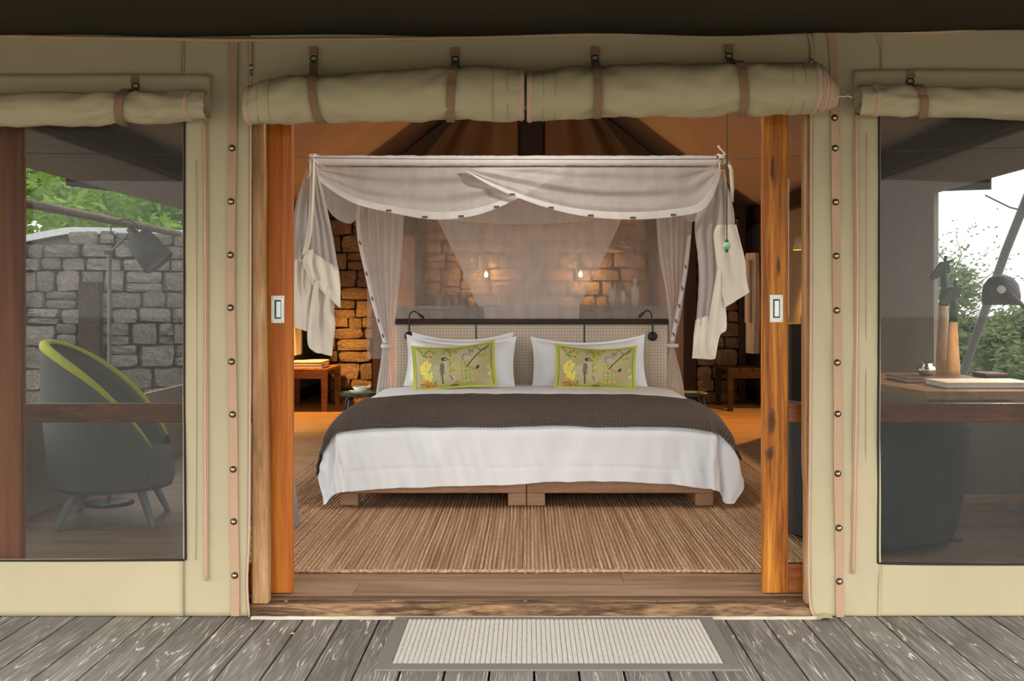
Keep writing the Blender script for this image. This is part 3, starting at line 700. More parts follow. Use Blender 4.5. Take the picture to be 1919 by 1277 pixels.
# ================================================================== ROLLED CANVAS FLAPS
def make_roll(name, label, prof, yc, straps, seed, parts_before=None, endvis=0, coil=0, group=None, zips=(), seams=()):
    """prof: list of (px, py_top, py_bottom); straps: (px_top, px_bottom, tab_px, tab_py)"""
    px0, px1 = prof[0][0], prof[-1][0]
    def pr(px):
        for (a, t0, b0), (c, t1, b1) in zip(prof, prof[1:]):
            if px <= c:
                q = (px-a)/(c-a); q2 = q*q*(3-2*q); return t0+(t1-t0)*q2, b0+(b1-b0)*q2
        return prof[-1][1], prof[-1][2]
    d = yc - CY
    def surf(px, th, off=0.0, wr=True):
        t, b = pr(px); r = (b-t)/2*d/F; c = P(px, (t+b)/2, yc)
        rr = r
        if wr:
            for (s0, s1, *_r) in straps:
                dx = (px-(s0+s1)/2)/26.0; g_ = math.exp(-dx*dx); rr -= 0.006*g_
                e = math.exp(-(dx/2.4)**2); rr += 0.006*e*math.sin(th*5 + abs(dx)*1.6 + s0)*(1-g_)
            rr += 0.010*nz(px*0.014 + th*0.5, th*1.1, seed) + 0.0045*nz(px*0.04 - th*1.3, th*2.5, seed+4)
        rr += off
        # th = 0 front, pi/2 up
        return Vector((c.x, yc - rr*math.cos(th), c.z + rr*math.sin(th)))
    t0, b0 = pr((px0+px1)/2); base = P((px0+px1)/2, b0, yc)
    root = thing(name, base, label, 'canvas roll', group)
    nu = int((px1-px0)/7)
    part('rolled_canvas', G().grid(lambda u, v: surf(px0+(px1-px0)*v, 2*math.pi*u), 40, nu, True), 'canvas', root, True)
    # ends: spiral of the rolled layers
    for sgn, pe in ((-1, px0), (1, px1)):
        t, b = pr(pe); r = (b-t)/2*d/F; c = P(pe, (t+b)/2, yc)
        if coil and sgn == coil: 
            x = c.x; rr = r*0.98
            for k in range(7):
                wv = 0.0085 + 0.0035*(k % 2); rr2 = rr - (0.005 if k not in (1, 4) else 0.012)
                part('zip_coil', G().lathe([(rr*0.6, 0), (rr, 0.001), (rr, wv), (rr*0.6, wv+.001)], (x, yc, c.z - 0.004*k), 26, (1, 0, 0)), 'piping', root, True)
                x += wv*0.95; rr = rr2
            part('loose_cord', G().tube([(x-.01, yc-.05, c.z-.035), (x+.015, yc-.055, c.z-.04), (x+.03, yc-.05, c.z-.035), (x+.045, yc-.052, c.z-.042)], 0.0022, 6), 'hem_cream', root, True)
            continue
        def spi(u, v):
            a = u*2*math.pi*4.5; q = r*(0.97-0.66*u) - 0.002
            return (c.x - sgn*(0.001 + 0.05*v + 0.010*u), yc - q*math.cos(a), c.z + q*math.sin(a))
        o = part('spiral_end', G().grid(spi, 130, 2), 'canvas', root, True)
        md = o.modifiers.new('thick', 'SOLIDIFY'); md.thickness = 0.004; md.offset = 0
        part('hollow', G().lathe([(0, 0), (r*0.985-0.004, 0.0)], (c.x - sgn*0.045, yc, c.z), 24, (1, 0, 0)), 'canvas_dark', root)
    for zp in zips:
        part('zip_trim', G().grid(lambda u, v: surf(zp + 9*v*(1) + 3*math.sin(2*math.pi*u)*0, 2*math.pi*u, 0.0035*math.sin(math.pi*v)+0.001), 40, 4, True), 'piping', root, True)
    for sp in seams:
        part('stitch_line', G().tube([surf(sp, a, 0.0003) for a in np.linspace(-1.7, 1.7, 24)], 0.0012, 5), 'stitch', root, True)
    for (s0, s1, tx, ty) in straps:
        pts = []
        tabp = P(tx, ty+27, -0.018)
        pts.append(tabp)
        for i in range(19):
            th = 1.75 - i*(3.7/18); px = s0 + (s1-s0)*i/18; q = surf(px, th, 0.008); pts.append(q)
        st = part('strap', G().ribbon(pts, 0.030, 0.0028), 'webbing_brown', root)
        tb = P(tx, ty, -0.014); tb2 = P(tx, ty+16, -0.014)
        part('tab', G().box((tb.x-.015, -.022, tb2.z), (tb.x+.015, -.008, tb.z), 0.003).box((tb.x-.016, -.026, tb2.z), (tb.x+.016, -.010, tb2.z+.010), 0.002), 'webbing_brown', st)
        hc = P(tx, ty+21, -0.022)
        ringp = [hc + Vector((0.013*math.cos(a), 0, 0.010*math.sin(a))) for a in np.linspace(0, 2*math.pi, 15)]
        hk = part('hook', G().tube(ringp, 0.0028, 6, False).tube([hc+Vector((0, 0, -.008)), hc+Vector((0, -.004, -.016)), hc+Vector((.007, -.004, -.022)), hc+Vector((.010, 0, -.016))], 0.003, 6).tube([hc+Vector((0, -.003, -.014)), hc+Vector((-.008, -.003, -.024))], 0.003, 6), 'black', st, True)
    return root
make_roll('canvas_roll', 'left half of the rolled khaki door flap, held by two straps', [(462, 166, 232), (500, 152, 233), (560, 141, 231), (700, 136, 229), (840, 126, 226), (900, 125, 226), (983, 132, 224)], -0.105,
          [(586, 604, 588, 89), (854, 843, 853, 90)], 1.0, zips=(464, 973), seams=(490, 512, 925, 952), group='rolled door flaps')
make_roll('canvas_roll', 'right half of the rolled door flap with zip tape coiling out of its end', [(987, 135, 227), (1060, 131, 224), (1120, 126, 221), (1250, 119, 218), (1400, 117, 216), (1470, 117, 214), (1531, 120, 213)], -0.105,
          [(1117, 1119, 1115, 88), (1378, 1393, 1366, 84)], 6.0, coil=1, zips=(988, 1520), seams=(1018, 1040, 1475, 1498), group='rolled door flaps')
rl = make_roll('canvas_roll', 'rolled canvas window cover above the left insect screen, spiral end showing', [(XL, 172, 243), (0, 176, 238), (120, 173, 236), (240, 171, 233), (300, 174, 230), (388, 174, 225)], -0.062,
          [(240, 228, 254, 140)], 12.0, zips=(350,), group='rolled window covers')
rr_ = make_roll('canvas_roll', 'rolled canvas window cover above the right insect screen beside the desk', [(1608, 162, 216), (1660, 161, 217), (1730, 163, 219), (1919, 165, 224), (XR, 167, 232)], -0.062,
          [(1716, 1728, 1706, 131)], 15.0, zips=(1634,), group='rolled window covers')
def flap(root, px0, px1, py0, py1, seed):
    o = cloth('cover_flap', px0, px1, py0, py1, -0.016, 50, 8, 0.005, 3, 3, root, 'canvas', seed)
    return o
flap(rl, XL, 395, 140, 205, 31); flap(rr_, 1600, XR, 131, 200, 32)

# ================================================================== DOORMAT, FALLEN PETALS
mx0, mx1, my0, my1 = -0.487, 0.677, -0.583, -0.012; bw = 0.048
dm = thing('doormat', ((mx0+mx1)/2, (my0+my1)/2, 0.0), 'cream ribbed doormat with grey cloth border lying before the doorway', 'doormat')
nrib = 64; rw = (mx1-mx0-2*bw)/nrib
def matf(u, v):
    x = mx0+bw + (mx1-mx0-2*bw)*u; q = (x-mx0-bw)/rw; f_ = q - math.floor(q)
    h = 0.0055*math.sqrt(max(0, 1-(2*f_-1)**2)); return (x, my0+bw*0.9 + (my1-my0-1.8*bw)*v + 0.0006*nz(x*50, v*20), 0.003 + h + 0.0006*nz(x*200, v*80))
part('ribbed_weave', G().grid(matf, nrib*8, 16), 'mat_rib', dm, True)
part('dark_backing', G().box((mx0+.01, my0+.01, 0.0005), (mx1-.01, my1-.01, 0.0035)), 'chair_charcoal', dm)
for (a, b) in (((mx0, my0), (mx1, my0)), ((mx1, my0), (mx1, my1)), ((mx1, my1), (mx0, my1)), ((mx0, my1), (mx0, my0))):
    A = Vector((*a, 0)); B = Vector((*b, 0)); t = (B-A).normalized(); nn = Vector((-t.y, t.x, 0))*bw
    p = [A, B, B - t*bw + nn, A + t*bw + nn]
    part('border', G().hexa([q + Vector((0, 0, 0.0006)) for q in p] + [q + Vector((0, 0, 0.009)) + (Vector((0, 0, -.002)) if i < 2 else Vector((0, 0, 0))) for i, q in enumerate(p)]), 'mat_grey', dm)
c = P(548, 1188, -0.2); d0 = F*CZ/(1188-VY); c = Vector(((548-VX)*d0/F, d0+CY, 0.0005))
part('fallen_petal', G().grid(lambda u, v: (c.x + (u-.5)*.016*math.sin(math.pi*(.2+.6*v)), c.y + (v-.5)*.016, 0.0005 + .004*math.sin(math.pi*u)*math.sin(math.pi*v)), 5, 5), 'orange_leaf', None, True, label='tiny orange petal lying on the grey deck boards', category='petal')

# ================================================================== RUG
rx0, rx1, ry0, ry1 = -1.5, 1.52, 0.44, 3.70
nr = 168
def rugf(u, v):
    k = u*nr; fq = k - math.floor(k); x = rx0 + (rx1-rx0)*u; yy = ry0 + (ry1-ry0)*v
    x += 0.006*nz(yy*1.2, math.floor(k)*0.03) + 0.002*nz(yy*9, k*.3)
    h = max(0, 1-abs(2*fq-1)**3)**.5
    if v < 1e-6: yy += 0.008*nz(u*140, 3) + 0.012*nz(u*4, 8); h *= 0.3
    return (x, yy, FLOOR + 0.001 + 0.013*h*(1 + 0.25*nz(yy*30, k*1.7)))
o = part('jute_rug', G().grid(rugf, nr*6, 100), 'jute', None, True, label='large brown ribbed jute rug lying on the floor under the bed', category='rug')
part('bound_edge', G().tube([(rx0 + (rx1-rx0)*i/260, ry0 - 0.002 + 0.012*nz(i/260*4, 8) + 0.004*nz(i*.9, 1), FLOOR+0.009 + 0.003*nz(i*.8, 2)) for i in range(261)], [0.008 + 0.003*nz(i*0.7, 5) for i in range(261)], 6), 'jute', o, True)

# ================================================================== BED
YF, YH = 1.81, 3.84
def bed_base(px0, px1, label):
    x0, x1 = PX(px0, YF), PX(px1, YF); lw = 0.098
    t = thing('twin_bed_frame', ((x0+x1)/2, (YF+YH)/2, RUGZ), label, 'bed base', 'twin bed bases pushed together')
    zr = PZ(925, YF); zt = zr + 0.10
    for (a, b) in ((x0, x0+lw), (x1-lw, x1)):
        for (c, d) in ((YF, YF+lw), (YH-lw, YH)):
            part('leg', G().box((a, c, RUGZ), (b, d, zr), 0.004), 'bed_oak', t)
    part('rail', G().box((x0, YF+.002, zr+.001), (x1, YF+lw, zt), 0.003), 'bed_oak', t)
    part('rail', G().box((x0, YH-lw, zr+.001), (x1, YH, zt), 0.003), 'bed_oak', t)
    part('rail', G().box((x0, YF+lw+.001, zr+.001), (x0+.03, YH-lw-.001, zt), 0.003), 'bed_oak', t)
    part('rail', G().box((x1-.03, YF+lw+.001, zr+.001), (x1, YH-lw-.001, zt), 0.003), 'bed_oak', t)
    m = thing('mattress', ((x0+x1)/2, (YF+YH)/2, zt+.002), 'thick white mattress on the %s bed base' % ('left' if px0 < 900 else 'right'), 'mattress', 'mattresses under the duvet')
    part('core', G().box((x0+.005, YF+.04, zt+.002), (x1-.005, YH-.08, 0.52), 0.03), 'linen_white', m, True)
bed_base(637, 986, 'left low oak bed base with square block legs'); bed_base(987.5, 1337, 'right low oak bed base with square block legs')

BW, TOPZ, BFOOT, BHEAD = 0.985, 0.575, 1.88, 3.70
LT = BHEAD - BFOOT; RD = 0.11
def bedsurf(s, t, off=0.0, wr=1.0):
    ds = max(0.0, abs(s)-BW); dt = max(0.0, t-LT); r = math.hypot(ds, dt); sg = 1 if s >= 0 else -1
    cx = sg*min(abs(s), BW); cy = BHEAD - min(t, LT)
    z = TOPZ - 0.028*(abs(cx)/BW)**4 + 0.007*nz(s*2.2, t*2.2, 4)*wr + 0.004*nz(s*7, t*5, 2)*wr
    z -= 0.03*max(0, (min(t, LT)-LT+0.4)/0.4)**2
    if r <= 1e-9: return Vector((cx, cy, z + off))
    dx, dy = sg*ds/r, -dt/r; R_ = RD + off; a = RD*math.pi/2
    if r < a: an = r/RD; out = R_*math.sin(an); dn = R_*(1-math.cos(an)) - off
    else:
        e = r-a; fl = 0.09 + (0.16 if s < 0 else 0.10)*(abs(dx*dy)*2); out = R_ + e*fl; dn = RD + e*math.sqrt(1-fl*fl)
    fz_ = min(1, r/0.25)
    q = s*1.0
    fold = 0.028*nz(q*4.2, t*0.8, 11) + 0.024*nz(q*9 + t*2.5, t*1.3, 5) + 0.011*nz(q*22 - t*6, t*3.5, 8)
    if ds > 0 and dt > 0: fold += (0.02 if s < 0 else 0.04)*math.sin(math.atan2(ds, dt)*6.0 + (0.8 if s < 0 else 1.5))*fz_
    elif ds > 0: fold = 0.015*nz(t*4, s*2, 3)
    out += fold*fz_*wr
    return Vector((cx + dx*out, cy + dy*out, z - dn))
SL, SRt, TF = 0.34, 0.36, 0.415
def duvf(u, v):
    s = -(BW+SL) + (2*BW+SL+SRt)*u; t = (LT+TF + 0.018*nz(u*3.5, 7) + 0.012*math.sin(u*7))*v
    p = bedsurf(s, t, 0.006)
    rem = LT+TF - t
    if 0.085 < rem < 0.095 and abs(s) < BW: p.y += 0.004
    if p.z < RUGZ + 0.02: p.z = RUGZ + 0.02
    return p
part('duvet', G().grid(duvf, 220, 200), 'linen_white', None, True, label='white cotton duvet spread over the bed, falling over its foot', category='duvet')
WC = 0.019
ts0, ts1, tt0, tt1 = -(BW+0.345), BW+0.245, BHEAD-2.70, LT+0.115
ns = int((ts1-ts0)/WC)*5; nt = int((tt1-tt0)/WC)*5
def thrf(u, v):
    s = ts0 + (ts1-ts0)*u; t = tt0 + (tt1-tt0)*v; t += 0.035*math.sin(s*2.3+0.6)*(1-v)*0.5 + 0.012*nz(s*2, 4)*v
    rs = abs(math.cos(math.pi*(s-ts0)/WC))**3; rt = abs(math.cos(math.pi*(t-tt0)/WC))**3
    dtl = max(0, t-LT); ext = 0.012*math.sin(min(1, u*9)*math.pi/2)
    return bedsurf(s, t, 0.014 + 0.0105*max(rs, rt), 1.0)
part('bed_throw', G().grid(thrf, ns, nt), 'throw_taupe', None, True, label='dark taupe waffle weave throw laid across the foot of the bed', category='throw')

# headboard
hy = 3.86; hx0, hx1 = PX(741, hy), PX(1251, hy)
hb = thing('headboard', ((hx0+hx1)/2, hy+.04, FLOOR), 'wide upholstered greige headboard with dark timber shelf along its top', 'headboard')
zs = PZ(608, hy)
sx1, sx2 = PX(892, hy), PX(1095, hy)
for (a, b) in ((hx0, sx1-.002), (sx1+.002, sx2-.002), (sx2+.002, hx1)):
    part('padded_panel', G().box((a, hy, FLOOR), (b, hy+.07, zs), 0.008), 'headboard_cloth', hb)
for sxx in (sx1, sx2):
    g = G()
    zz = zs-.015
    while zz > 0.7:
        g.tube([(sxx-.004, hy-.003, zz), (sxx+.004, hy-.003, zz-.010)], .0022, 5); zz -= .014
    part('cord_lacing', g.box((sxx-.0025, hy-.001, .6), (sxx+.0025, hy+.004, zs-.01)), 'dark_post', hb)
part('shelf', G().box((hx0-.012, hy-.03, zs), (hx1+.012, hy+.13, PZ(598, hy)), 0.006), 'dark_wood', hb)

# reading lamps on the headboard
for (bx, by, pts, lab) in ((767, 630, [(767, 628), (767, 610), (766, 598), (769, 588), (776, 584), (784, 588), (789, 594)], 'black gooseneck reading lamp at the left end of the headboard'),
                           (1222.5, 630.5, [(1222.5, 628), (1223, 612), (1222, 598), (1219, 586), (1213, 582), (1207, 586), (1202, 591)], 'black gooseneck reading lamp at the right end of the headboard')):
    c = P(bx, by, hy-.004)
    t = thing('reading_lamp', c, lab, 'lamp', 'headboard reading lamps')
    part('wall_plate', G().lathe([(0, 0), (.032, 0), (.034, .006), (.034, .018), (.030, .022), (0, .022)], c + Vector((0, .003, 0)), 24, (0, -1, 0)), 'black', t, True)
    w3 = [P(a, b, hy-.05) for a, b in pts]; w3[0] = c + Vector((0, -.018, .004)); kk = [interp(w3, i/30) for i in range(27)]
    part('gooseneck', G().tube(kk, .0055, 8), 'black', t, True)
    e = (kk[-1]-kk[-4]).normalized()
    part('lamp_head', G().lathe([(0, -.004), (.007, -.004), (.0095, .01), (.0105, .045), (.0, .045)], kk[-1], 12, e), 'black', t, True)

# pillows and printed cushions
def pillow_geo(w, h, th, sag_top, sag_side, lean, c, tilt=0.0, fl=0.10, seed=0, nu=48, nv=36):
    g = G(); cl, sl_ = math.cos(lean), math.sin(lean); ct, st_ = math.cos(tilt), math.sin(tilt)
    def mk(sgn):
        def f(u, v):
            a = 2*u-1; b = 2*v-1
            x = a*w/2*(1 - sag_side*(1-b*b)); z = b*h/2*(1 - (sag_top if b > 0 else 0.03)*(1-a*a))
            ai = min(1, abs(a)/(1-fl)); bi = min(1, abs(b)/(1-fl*w/h*0.6))
            t = th*((1-ai**2.4)**0.6)*((1-bi**2.4)**0.6) + 0.004
            t *= 1 + 0.22*nz(x*7, z*8, seed) + 0.10*nz(x*16, z*16, seed+2)
            yy = -sgn*t/2 + 0.012*nz(x*5, z*5, seed+3)*(abs(a)**2) + 0.015*(abs(a)**3)*math.sin(b*3+seed)
            x2 = x*ct - z*st_; z2 = x*st_ + z*ct
            return (c.x + x2, c.y + yy*cl + (z2+h/2)*sl_, c.z + h/2 + (z2)*cl - yy*sl_)
        return f
    g.grid(mk(1), nu, nv); g.grid(mk(-1), nu, nv); return g
def pillow(name, label, px0, px1, pyt, pyb, y, th, sag, seed, lean=0.30, tilt=0.0, mat='linen_white', group='white pillows against the headboard', side=0.05, cat='pillow', fl=0.10, nu=48, nv=36):
    d = y-CY; w_ = (px1-px0)*d/F; h_ = (pyb-pyt)*d/F; c = P((px0+px1)/2, pyb, y)
    g = pillow_geo(w_, h_, th, sag, side, lean, c, tilt, fl, seed, nu, nv)
    o = part(name, g, mat, None, True, label=label, category=cat)
    if group: o['group'] = group
    return o
pillow('pillow', 'white flanged pillow at the back left, corners poking above another', 768, 962, 621, 729, 3.64, 0.19, 0.28, 1.0, 0.34, 0.0)
pillow('pillow', 'white flanged pillow propped directly behind the left printed cushion', 757, 967, 628, 729, 3.47, 0.19, 0.30, 2.2, 0.30, -0.02)
pillow('pillow', 'white flanged pillow propped behind the right printed cushion', 995, 1213, 627, 729, 3.54, 0.21, 0.30, 3.7, 0.30, 0.02)

# ---- printed cushion artwork (flat print on the cloth)
def paint(nu, nv, seed):
    yy, xx = np.mgrid[0:nv+1, 0:nu+1]; X = xx/nu; Y = 1-yy/nv      # Y down from the top
    rr = np.random.RandomState(seed)
    img = np.zeros((nv+1, nu+1, 3)); img[:] = (0.46, 0.42, 0.22)
    img *= (1 + 0.10*np.sin(X*9+Y*5)[..., None])
    asp = 1.75
    def ell(cx, cy, a, b, ang, col, soft=1.0):
        ca, sa = math.cos(ang), math.sin(ang); dx = (X-cx)*asp; dy = Y-cy
        m = ((dx*ca+dy*sa)/a)**2 + ((-dx*sa+dy*ca)/b)**2 < 1; img[m] = img[m]*(1-soft) + np.array(col)*soft
    def line(pts, wd, col):
        for (ax, ay), (bx, by) in zip(pts, pts[1:]):
            ux, uy = (bx-ax)*asp, by-ay; L2 = ux*ux+uy*uy+1e-9
            t = np.clip((((X-ax)*asp)*ux+(Y-ay)*uy)/L2, 0, 1); dd = np.hypot((X-ax)*asp-t*ux, Y-ay-t*uy); img[dd < wd] = col
    G1, G2, YL, DK, BR = (0.42, 0.44, 0.04), (0.16, 0.22, 0.03), (0.72, 0.62, 0.05), (0.045, 0.035, 0.028), (0.13, 0.075, 0.035)
    def leafp(cx, cy, L, ang, col, vein=True):
        ell(cx, cy, L, L*0.34, ang, (col[0]*.45, col[1]*.45, col[2]*.45)); ell(cx, cy, L*0.9, L*0.25, ang, col)
        if vein: line([(cx-L*.8*math.cos(ang)/asp, cy-L*.8*math.sin(ang)), (cx+L*.8*math.cos(ang)/asp, cy+L*.8*math.sin(ang))], .006, G2)
    # pale washes
    for cx, cy, a, col in ((.30, .62, .14, (.50, .52, .34)), (.62, .35, .18, (.47, .43, .24)), (.2, .2, .16, (.45, .40, .18)), (.42, .12, .13, (.28, .38, .20))): ell(cx, cy, a, a*.8, 0, col, .6)
    # flower masses left, yellow
    for k in range(34):
        cx = .10 + rr.rand()*.13; cy = .42 + rr.rand()*.45; ell(cx, cy, .03+.03*rr.rand(), .02+.02*rr.rand(), rr.rand()*3, (0.75, 0.62+.1*rr.rand(), 0.06+.1*rr.rand()))
    for k in range(12): ell(.11+rr.rand()*.10, .42+rr.rand()*.3, .018, .014, 0, (0.78, 0.62, 0.42))
    # leaves over the top, sprigs lower right
    for cx, cy, L, an in ((.10, .12, .10, .9), (.20, .16, .10, -.7), (.44, .13, .12, 1.0), (.50, .18, .11, .5), (.40, .17, .09, 2.2), (.56, .12, .09, -.4), (.47, .25, .08, 1.6), (.16, .27, .08, .5), (.27, .19, .06, -.9)): leafp(cx, cy, L, an, G1 if rr.rand() < .6 else (.30, .34, .06))
    for k in range(9):
        bx, by = .60 + .045*(k % 3), .55 + .16*(k//3)
        for q in (-1, 1): leafp(bx+.03*q, by, .055, .8*q, (.62, .58, .12), False)
        line([(bx, by+.06), (bx, by-.06)], .006, G2)
    for k in range(16): leafp(.90+rr.rand()*.06, .5+rr.rand()*.42, .05, rr.rand()*3, (.58, .56, .14), False)
    for k in range(7): ell(.91+rr.rand()*.05, .52+rr.rand()*.25, .02, .016, 0, (.74, .62, .52))
    # butterflies and fruit
    for cx, cy, an in ((.23, .30, .4), (.22, .14, 1.1)): ell(cx, cy, .055, .04, an, (.62, .50, .12)); ell(cx, cy, .032, .022, an, (.42, .12, .03)); line([(cx-.02, cy-.03), (cx+.02, cy+.03)], .006, DK)
    ell(.80, .76, .036, .036, 0, (.85, .26, .07)); ell(.82, .97, .036, .03, 0, (.80, .28, .09))
    # branch with a small furry animal
    line([(.93, .10), (.84, .22), (.78, .34), (.72, .46), (.66, .58)], .015, BR); line([(.84, .22), (.78, .10), (.74, .08)], .008, BR)
    leafp(.86, .33, .09, -.2, (.55, .52, .05)); leafp(.90, .18, .07, -.7, (.45, .46, .05))
    ell(.66, .36, .10, .105, .3, (.30, .26, .21)); ell(.665, .37, .075, .08, .3, (.50, .45, .38)); ell(.70, .39, .035, .06, 0, (.60, .40, .26)); ell(.72, .22, .058, .06, 0, (.34, .29, .24)); ell(.695, .15, .02, .035, -.3, (.40, .30, .25)); ell(.755, .15, .02, .035, .3, (.40, .30, .25)); ell(.71, .21, .010, .012, 0, DK); ell(.735, .21, .010, .012, 0, DK); ell(.722, .25, .016, .012, 0, (.62, .5, .42))
    line([(.69, .60), (.74, .65), (.79, .63)], .024, (.40, .30, .16)); line([(.785, .62), (.80, .59)], .026, DK)
    # perching bird
    ell(.385, .56, .062, .115, .18, (.52, .46, .33)); ell(.36, .60, .05, .13, .14, (.17, .145, .125))
    for k in range(6): line([(.335+.008*k, .50), (.345+.010*k, .74)], .005, DK if k % 2 else (.36, .32, .28))
    line([(.355, .70), (.365, .90)], .018, (.12, .10, .09)); ell(.39, .375, .062, .05, .1, (.055, .045, .04)); ell(.405, .385, .03, .013, .1, (.72, .68, .55)); line([(.425, .38), (.455, .41)], .009, DK)
    line([(.47, .60), (.45, .70)], .007, BR); leafp(.49, .44, .10, -1.0, YL); leafp(.49, .64, .07, .5, YL); leafp(.46, .52, .06, -1.2, (.55, .55, .08))
    # spotted cat, lower left, and an antelope, lower middle
    ell(.17, .90, .13, .07, .1, (.55, .28, .07)); ell(.13, .82, .06, .05, 0, (.60, .36, .10)); ell(.26, .95, .07, .05, 0, (.55, .30, .09))
    for k in range(26): ell(.08+rr.rand()*.22, .84+rr.rand()*.13, .009, .008, 0, DK)
    ell(.53, .91, .075, .035, -.35, (.55, .28, .10)); ell(.47, .80, .02, .07, -.6, (.26, .21, .19)); ell(.50, .82, .016, .06, -.3, (.60, .52, .46)); ell(.50, .96, .10, .03, 0, (.13, .11, .13))
    for k in range(60): ell(rr.rand(), rr.rand(), .006, .005, 0, (.20, .19, .06), .6)
    # lime flange
    fl = (X < .035) | (X > .965) | (Y < .055) | (Y > .955); img[fl] = (0.52, 0.54, 0.055)
    ed = ((X > .035) & (X < .045)) | ((X < .965) & (X > .955)) | ((Y > .055) & (Y < .072)); img[ed & ~fl] = (0.16, 0.20, 0.06)
    return img
def cushion(label, px0, px1, pyt, pyb, y, seed, tilt):
    nu, nv = 190, 110
    o = pillow('printed_cushion', label, px0, px1, pyt, pyb, y, 0.15, 0.20, seed, 0.24, tilt, 'printed_cloth', 'printed cushions', 0.04, 'cushion', 0.06, nu, nv)
    me = o.data; img = paint(nu, nv, 5)
    at = me.color_attributes.new('print', 'FLOAT_COLOR', 'POINT'); n = len(me.vertices); a = np.ones((n, 4), dtype=np.float32)
    k = (nu+1)*(nv+1); a[:k, :3] = img.reshape(-1, 3); a[k:2*k, :3] = (0.50, 0.52, 0.06)
    at.data.foreach_set('color', a.ravel())
cushion('left lime-edged cushion printed with a bird and leaves', 770, 930, 641, 730, 3.31, 4.0, 0.07)
cushion('right lime-edged cushion printed with a bird and leaves', 1039, 1195, 645, 731, 3.36, 9.0, -0.03)

# ================================================================== BED NET
YA, YZ = 1.98, 3.97
nxl, nxr = PX(586, YA), PX(1352, YA); nz_top = PZ(302, YA)
net = thing('bed_net', ((nxl+nxr)/2, (YA+YZ)/2, FLOOR), 'white mosquito net swagged from a square frame above the bed', 'mosquito net')
for (a, b) in (((nxl, YA), (nxr, YA)), ((nxl, YZ), (nxr, YZ)), ((nxl, YA), (nxl, YZ)), ((nxr, YA), (nxr, YZ))):
    part('frame_bar', G().tube([(*a, nz_top), (*b, nz_top)], 0.012, 8), 'hem_cream', net)
part('bar_sleeve', G().grid(lambda u, v: (nxl+.02 + (nxr-nxl-.05)*v, YA - 0.016*math.cos(2*math.pi*u), nz_top + 0.002 + (0.029 + 0.003*nz(v*60, u*2))*math.sin(2*math.pi*u) + 0.002*nz(v*120)), 14, 160, True), 'net_thick', net, True)
part('top_sheet', G().grid(lambda u, v: (nxl + (nxr-nxl)*u, YA + (YZ-YA)*v, nz_top - 0.01 - 0.05*math.sin(math.pi*u)*math.sin(math.pi*v) + 0.006*math.sin(u*60+4*v)), 80, 20), 'net_back', net, True)
def drape(name, L, Rr, y, mat, pleats=3, amp=0.02, nu=28, nv=40, ys=None, phase=0.0, thickf=None):
    """cloth between a left and a right outline given as (px, py) or (px, py, y) points"""
    def w3(pts): return [P(p[0], p[1], p[2] if len(p) > 2 else y) for p in pts]
    l3, r3 = w3(L), w3(Rr)
    def f(u, v):
        a, b = interp(l3, v), interp(r3, v); p = a.lerp(b, u); k = math.sin(math.pi*min(1, v*1.5+0.15))*0.5+0.5
        p.y += amp*math.sin(2*math.pi*pleats*u + phase + 0.6*math.sin(v*4+phase))*k + amp*0.6*nz(u*5, v*3, phase)
        return p
    return part(name, G().grid(f, nu, nv), mat, net, True)
# back sheet, its thicker centre layer and head valance
part('back_sheet', G().grid(lambda u, v: (nxl + (nxr-nxl)*u, YZ + 0.012*math.sin(u*40) + 0.01*nz(u*6, v*2), 0.75 + (nz_top-0.75)*v), 90, 20), 'net_back', net, True)
drape('centre_layer', [(800, 367), (820, 412), (862, 500), (893, 568), (906, 580), (909, 640)], [(1186, 367), (1165, 412), (1124, 500), (1090, 565), (1086, 580), (1083, 640)], YZ-.03, 'net', 3, 0.012, 60, 40, phase=1.0)
def valf(u, v):
    px = 690 + 570*u; sag = 372 + (45*math.sin(math.pi*u)**0.7)*v + 4*v
    q = P(px, 367 + (sag-367)*v, YZ-.06); q.y += 0.01*math.sin(u*26+v*2); return q
part('head_valance', G().grid(valf, 60, 8), 'net', net, True)
# front swags
def swag(name, low, bar0, bar1, y, seed):
    lo = [P(a, b, y) for a, b in low]; A, B = P(bar0, 314, y), P(bar1, 314, y)
    corner = lo[0]
    def f(u, v):
        top = A.lerp(B, u); q = interp(lo, u); p = top.lerp(q, v)
        p.y += 0.017*math.sin(v*17 + u*3.0 + seed)*min(1, 2.2*u)*math.sin(math.pi*min(1, v+.08)) - 0.05*math.sin(math.pi*u)*v + 0.012*nz(u*6, v*6, seed)
        return p
    o = part(name, G().grid(f, 70, 40), 'net_swag', net, True)
    def fb(u, v):
        return Vector(f(u, 1-0.14*v)) + Vector((0, -.003, 0))
    part('swag_hem', G().grid(fb, 70, 3), 'net_thick', net, True)
    return f
fB = swag('front_swag', [(590, 320), (606, 345), (665, 382), (739, 401), (816, 413), (893, 405), (966, 376), (1033, 336), (1062, 314)], 588, 1062, YA, 0.5)
fA = swag('front_swag', [(1352, 320), (1343, 350), (1317, 393), (1266, 407), (1190, 413), (1110, 409), (1035, 394), (961, 368), (905, 341), (863, 314)], 1350, 863, YA-.065, 2.5)
tog, _ = mesh_of('toggle', G().box((-.015, -.004, -.005), (.015, .004, .005), .002), 'leather', origin=Vector((0, 0, 0)))
for f, us in ((fB, (.36, .47, .58, .69, .80, .91)), (fA, (.34, .45, .56, .67, .78))):
    for u in us: share('toggle', tog, Vector(f(u, .965)) + Vector((0, -.008, 0)), net)
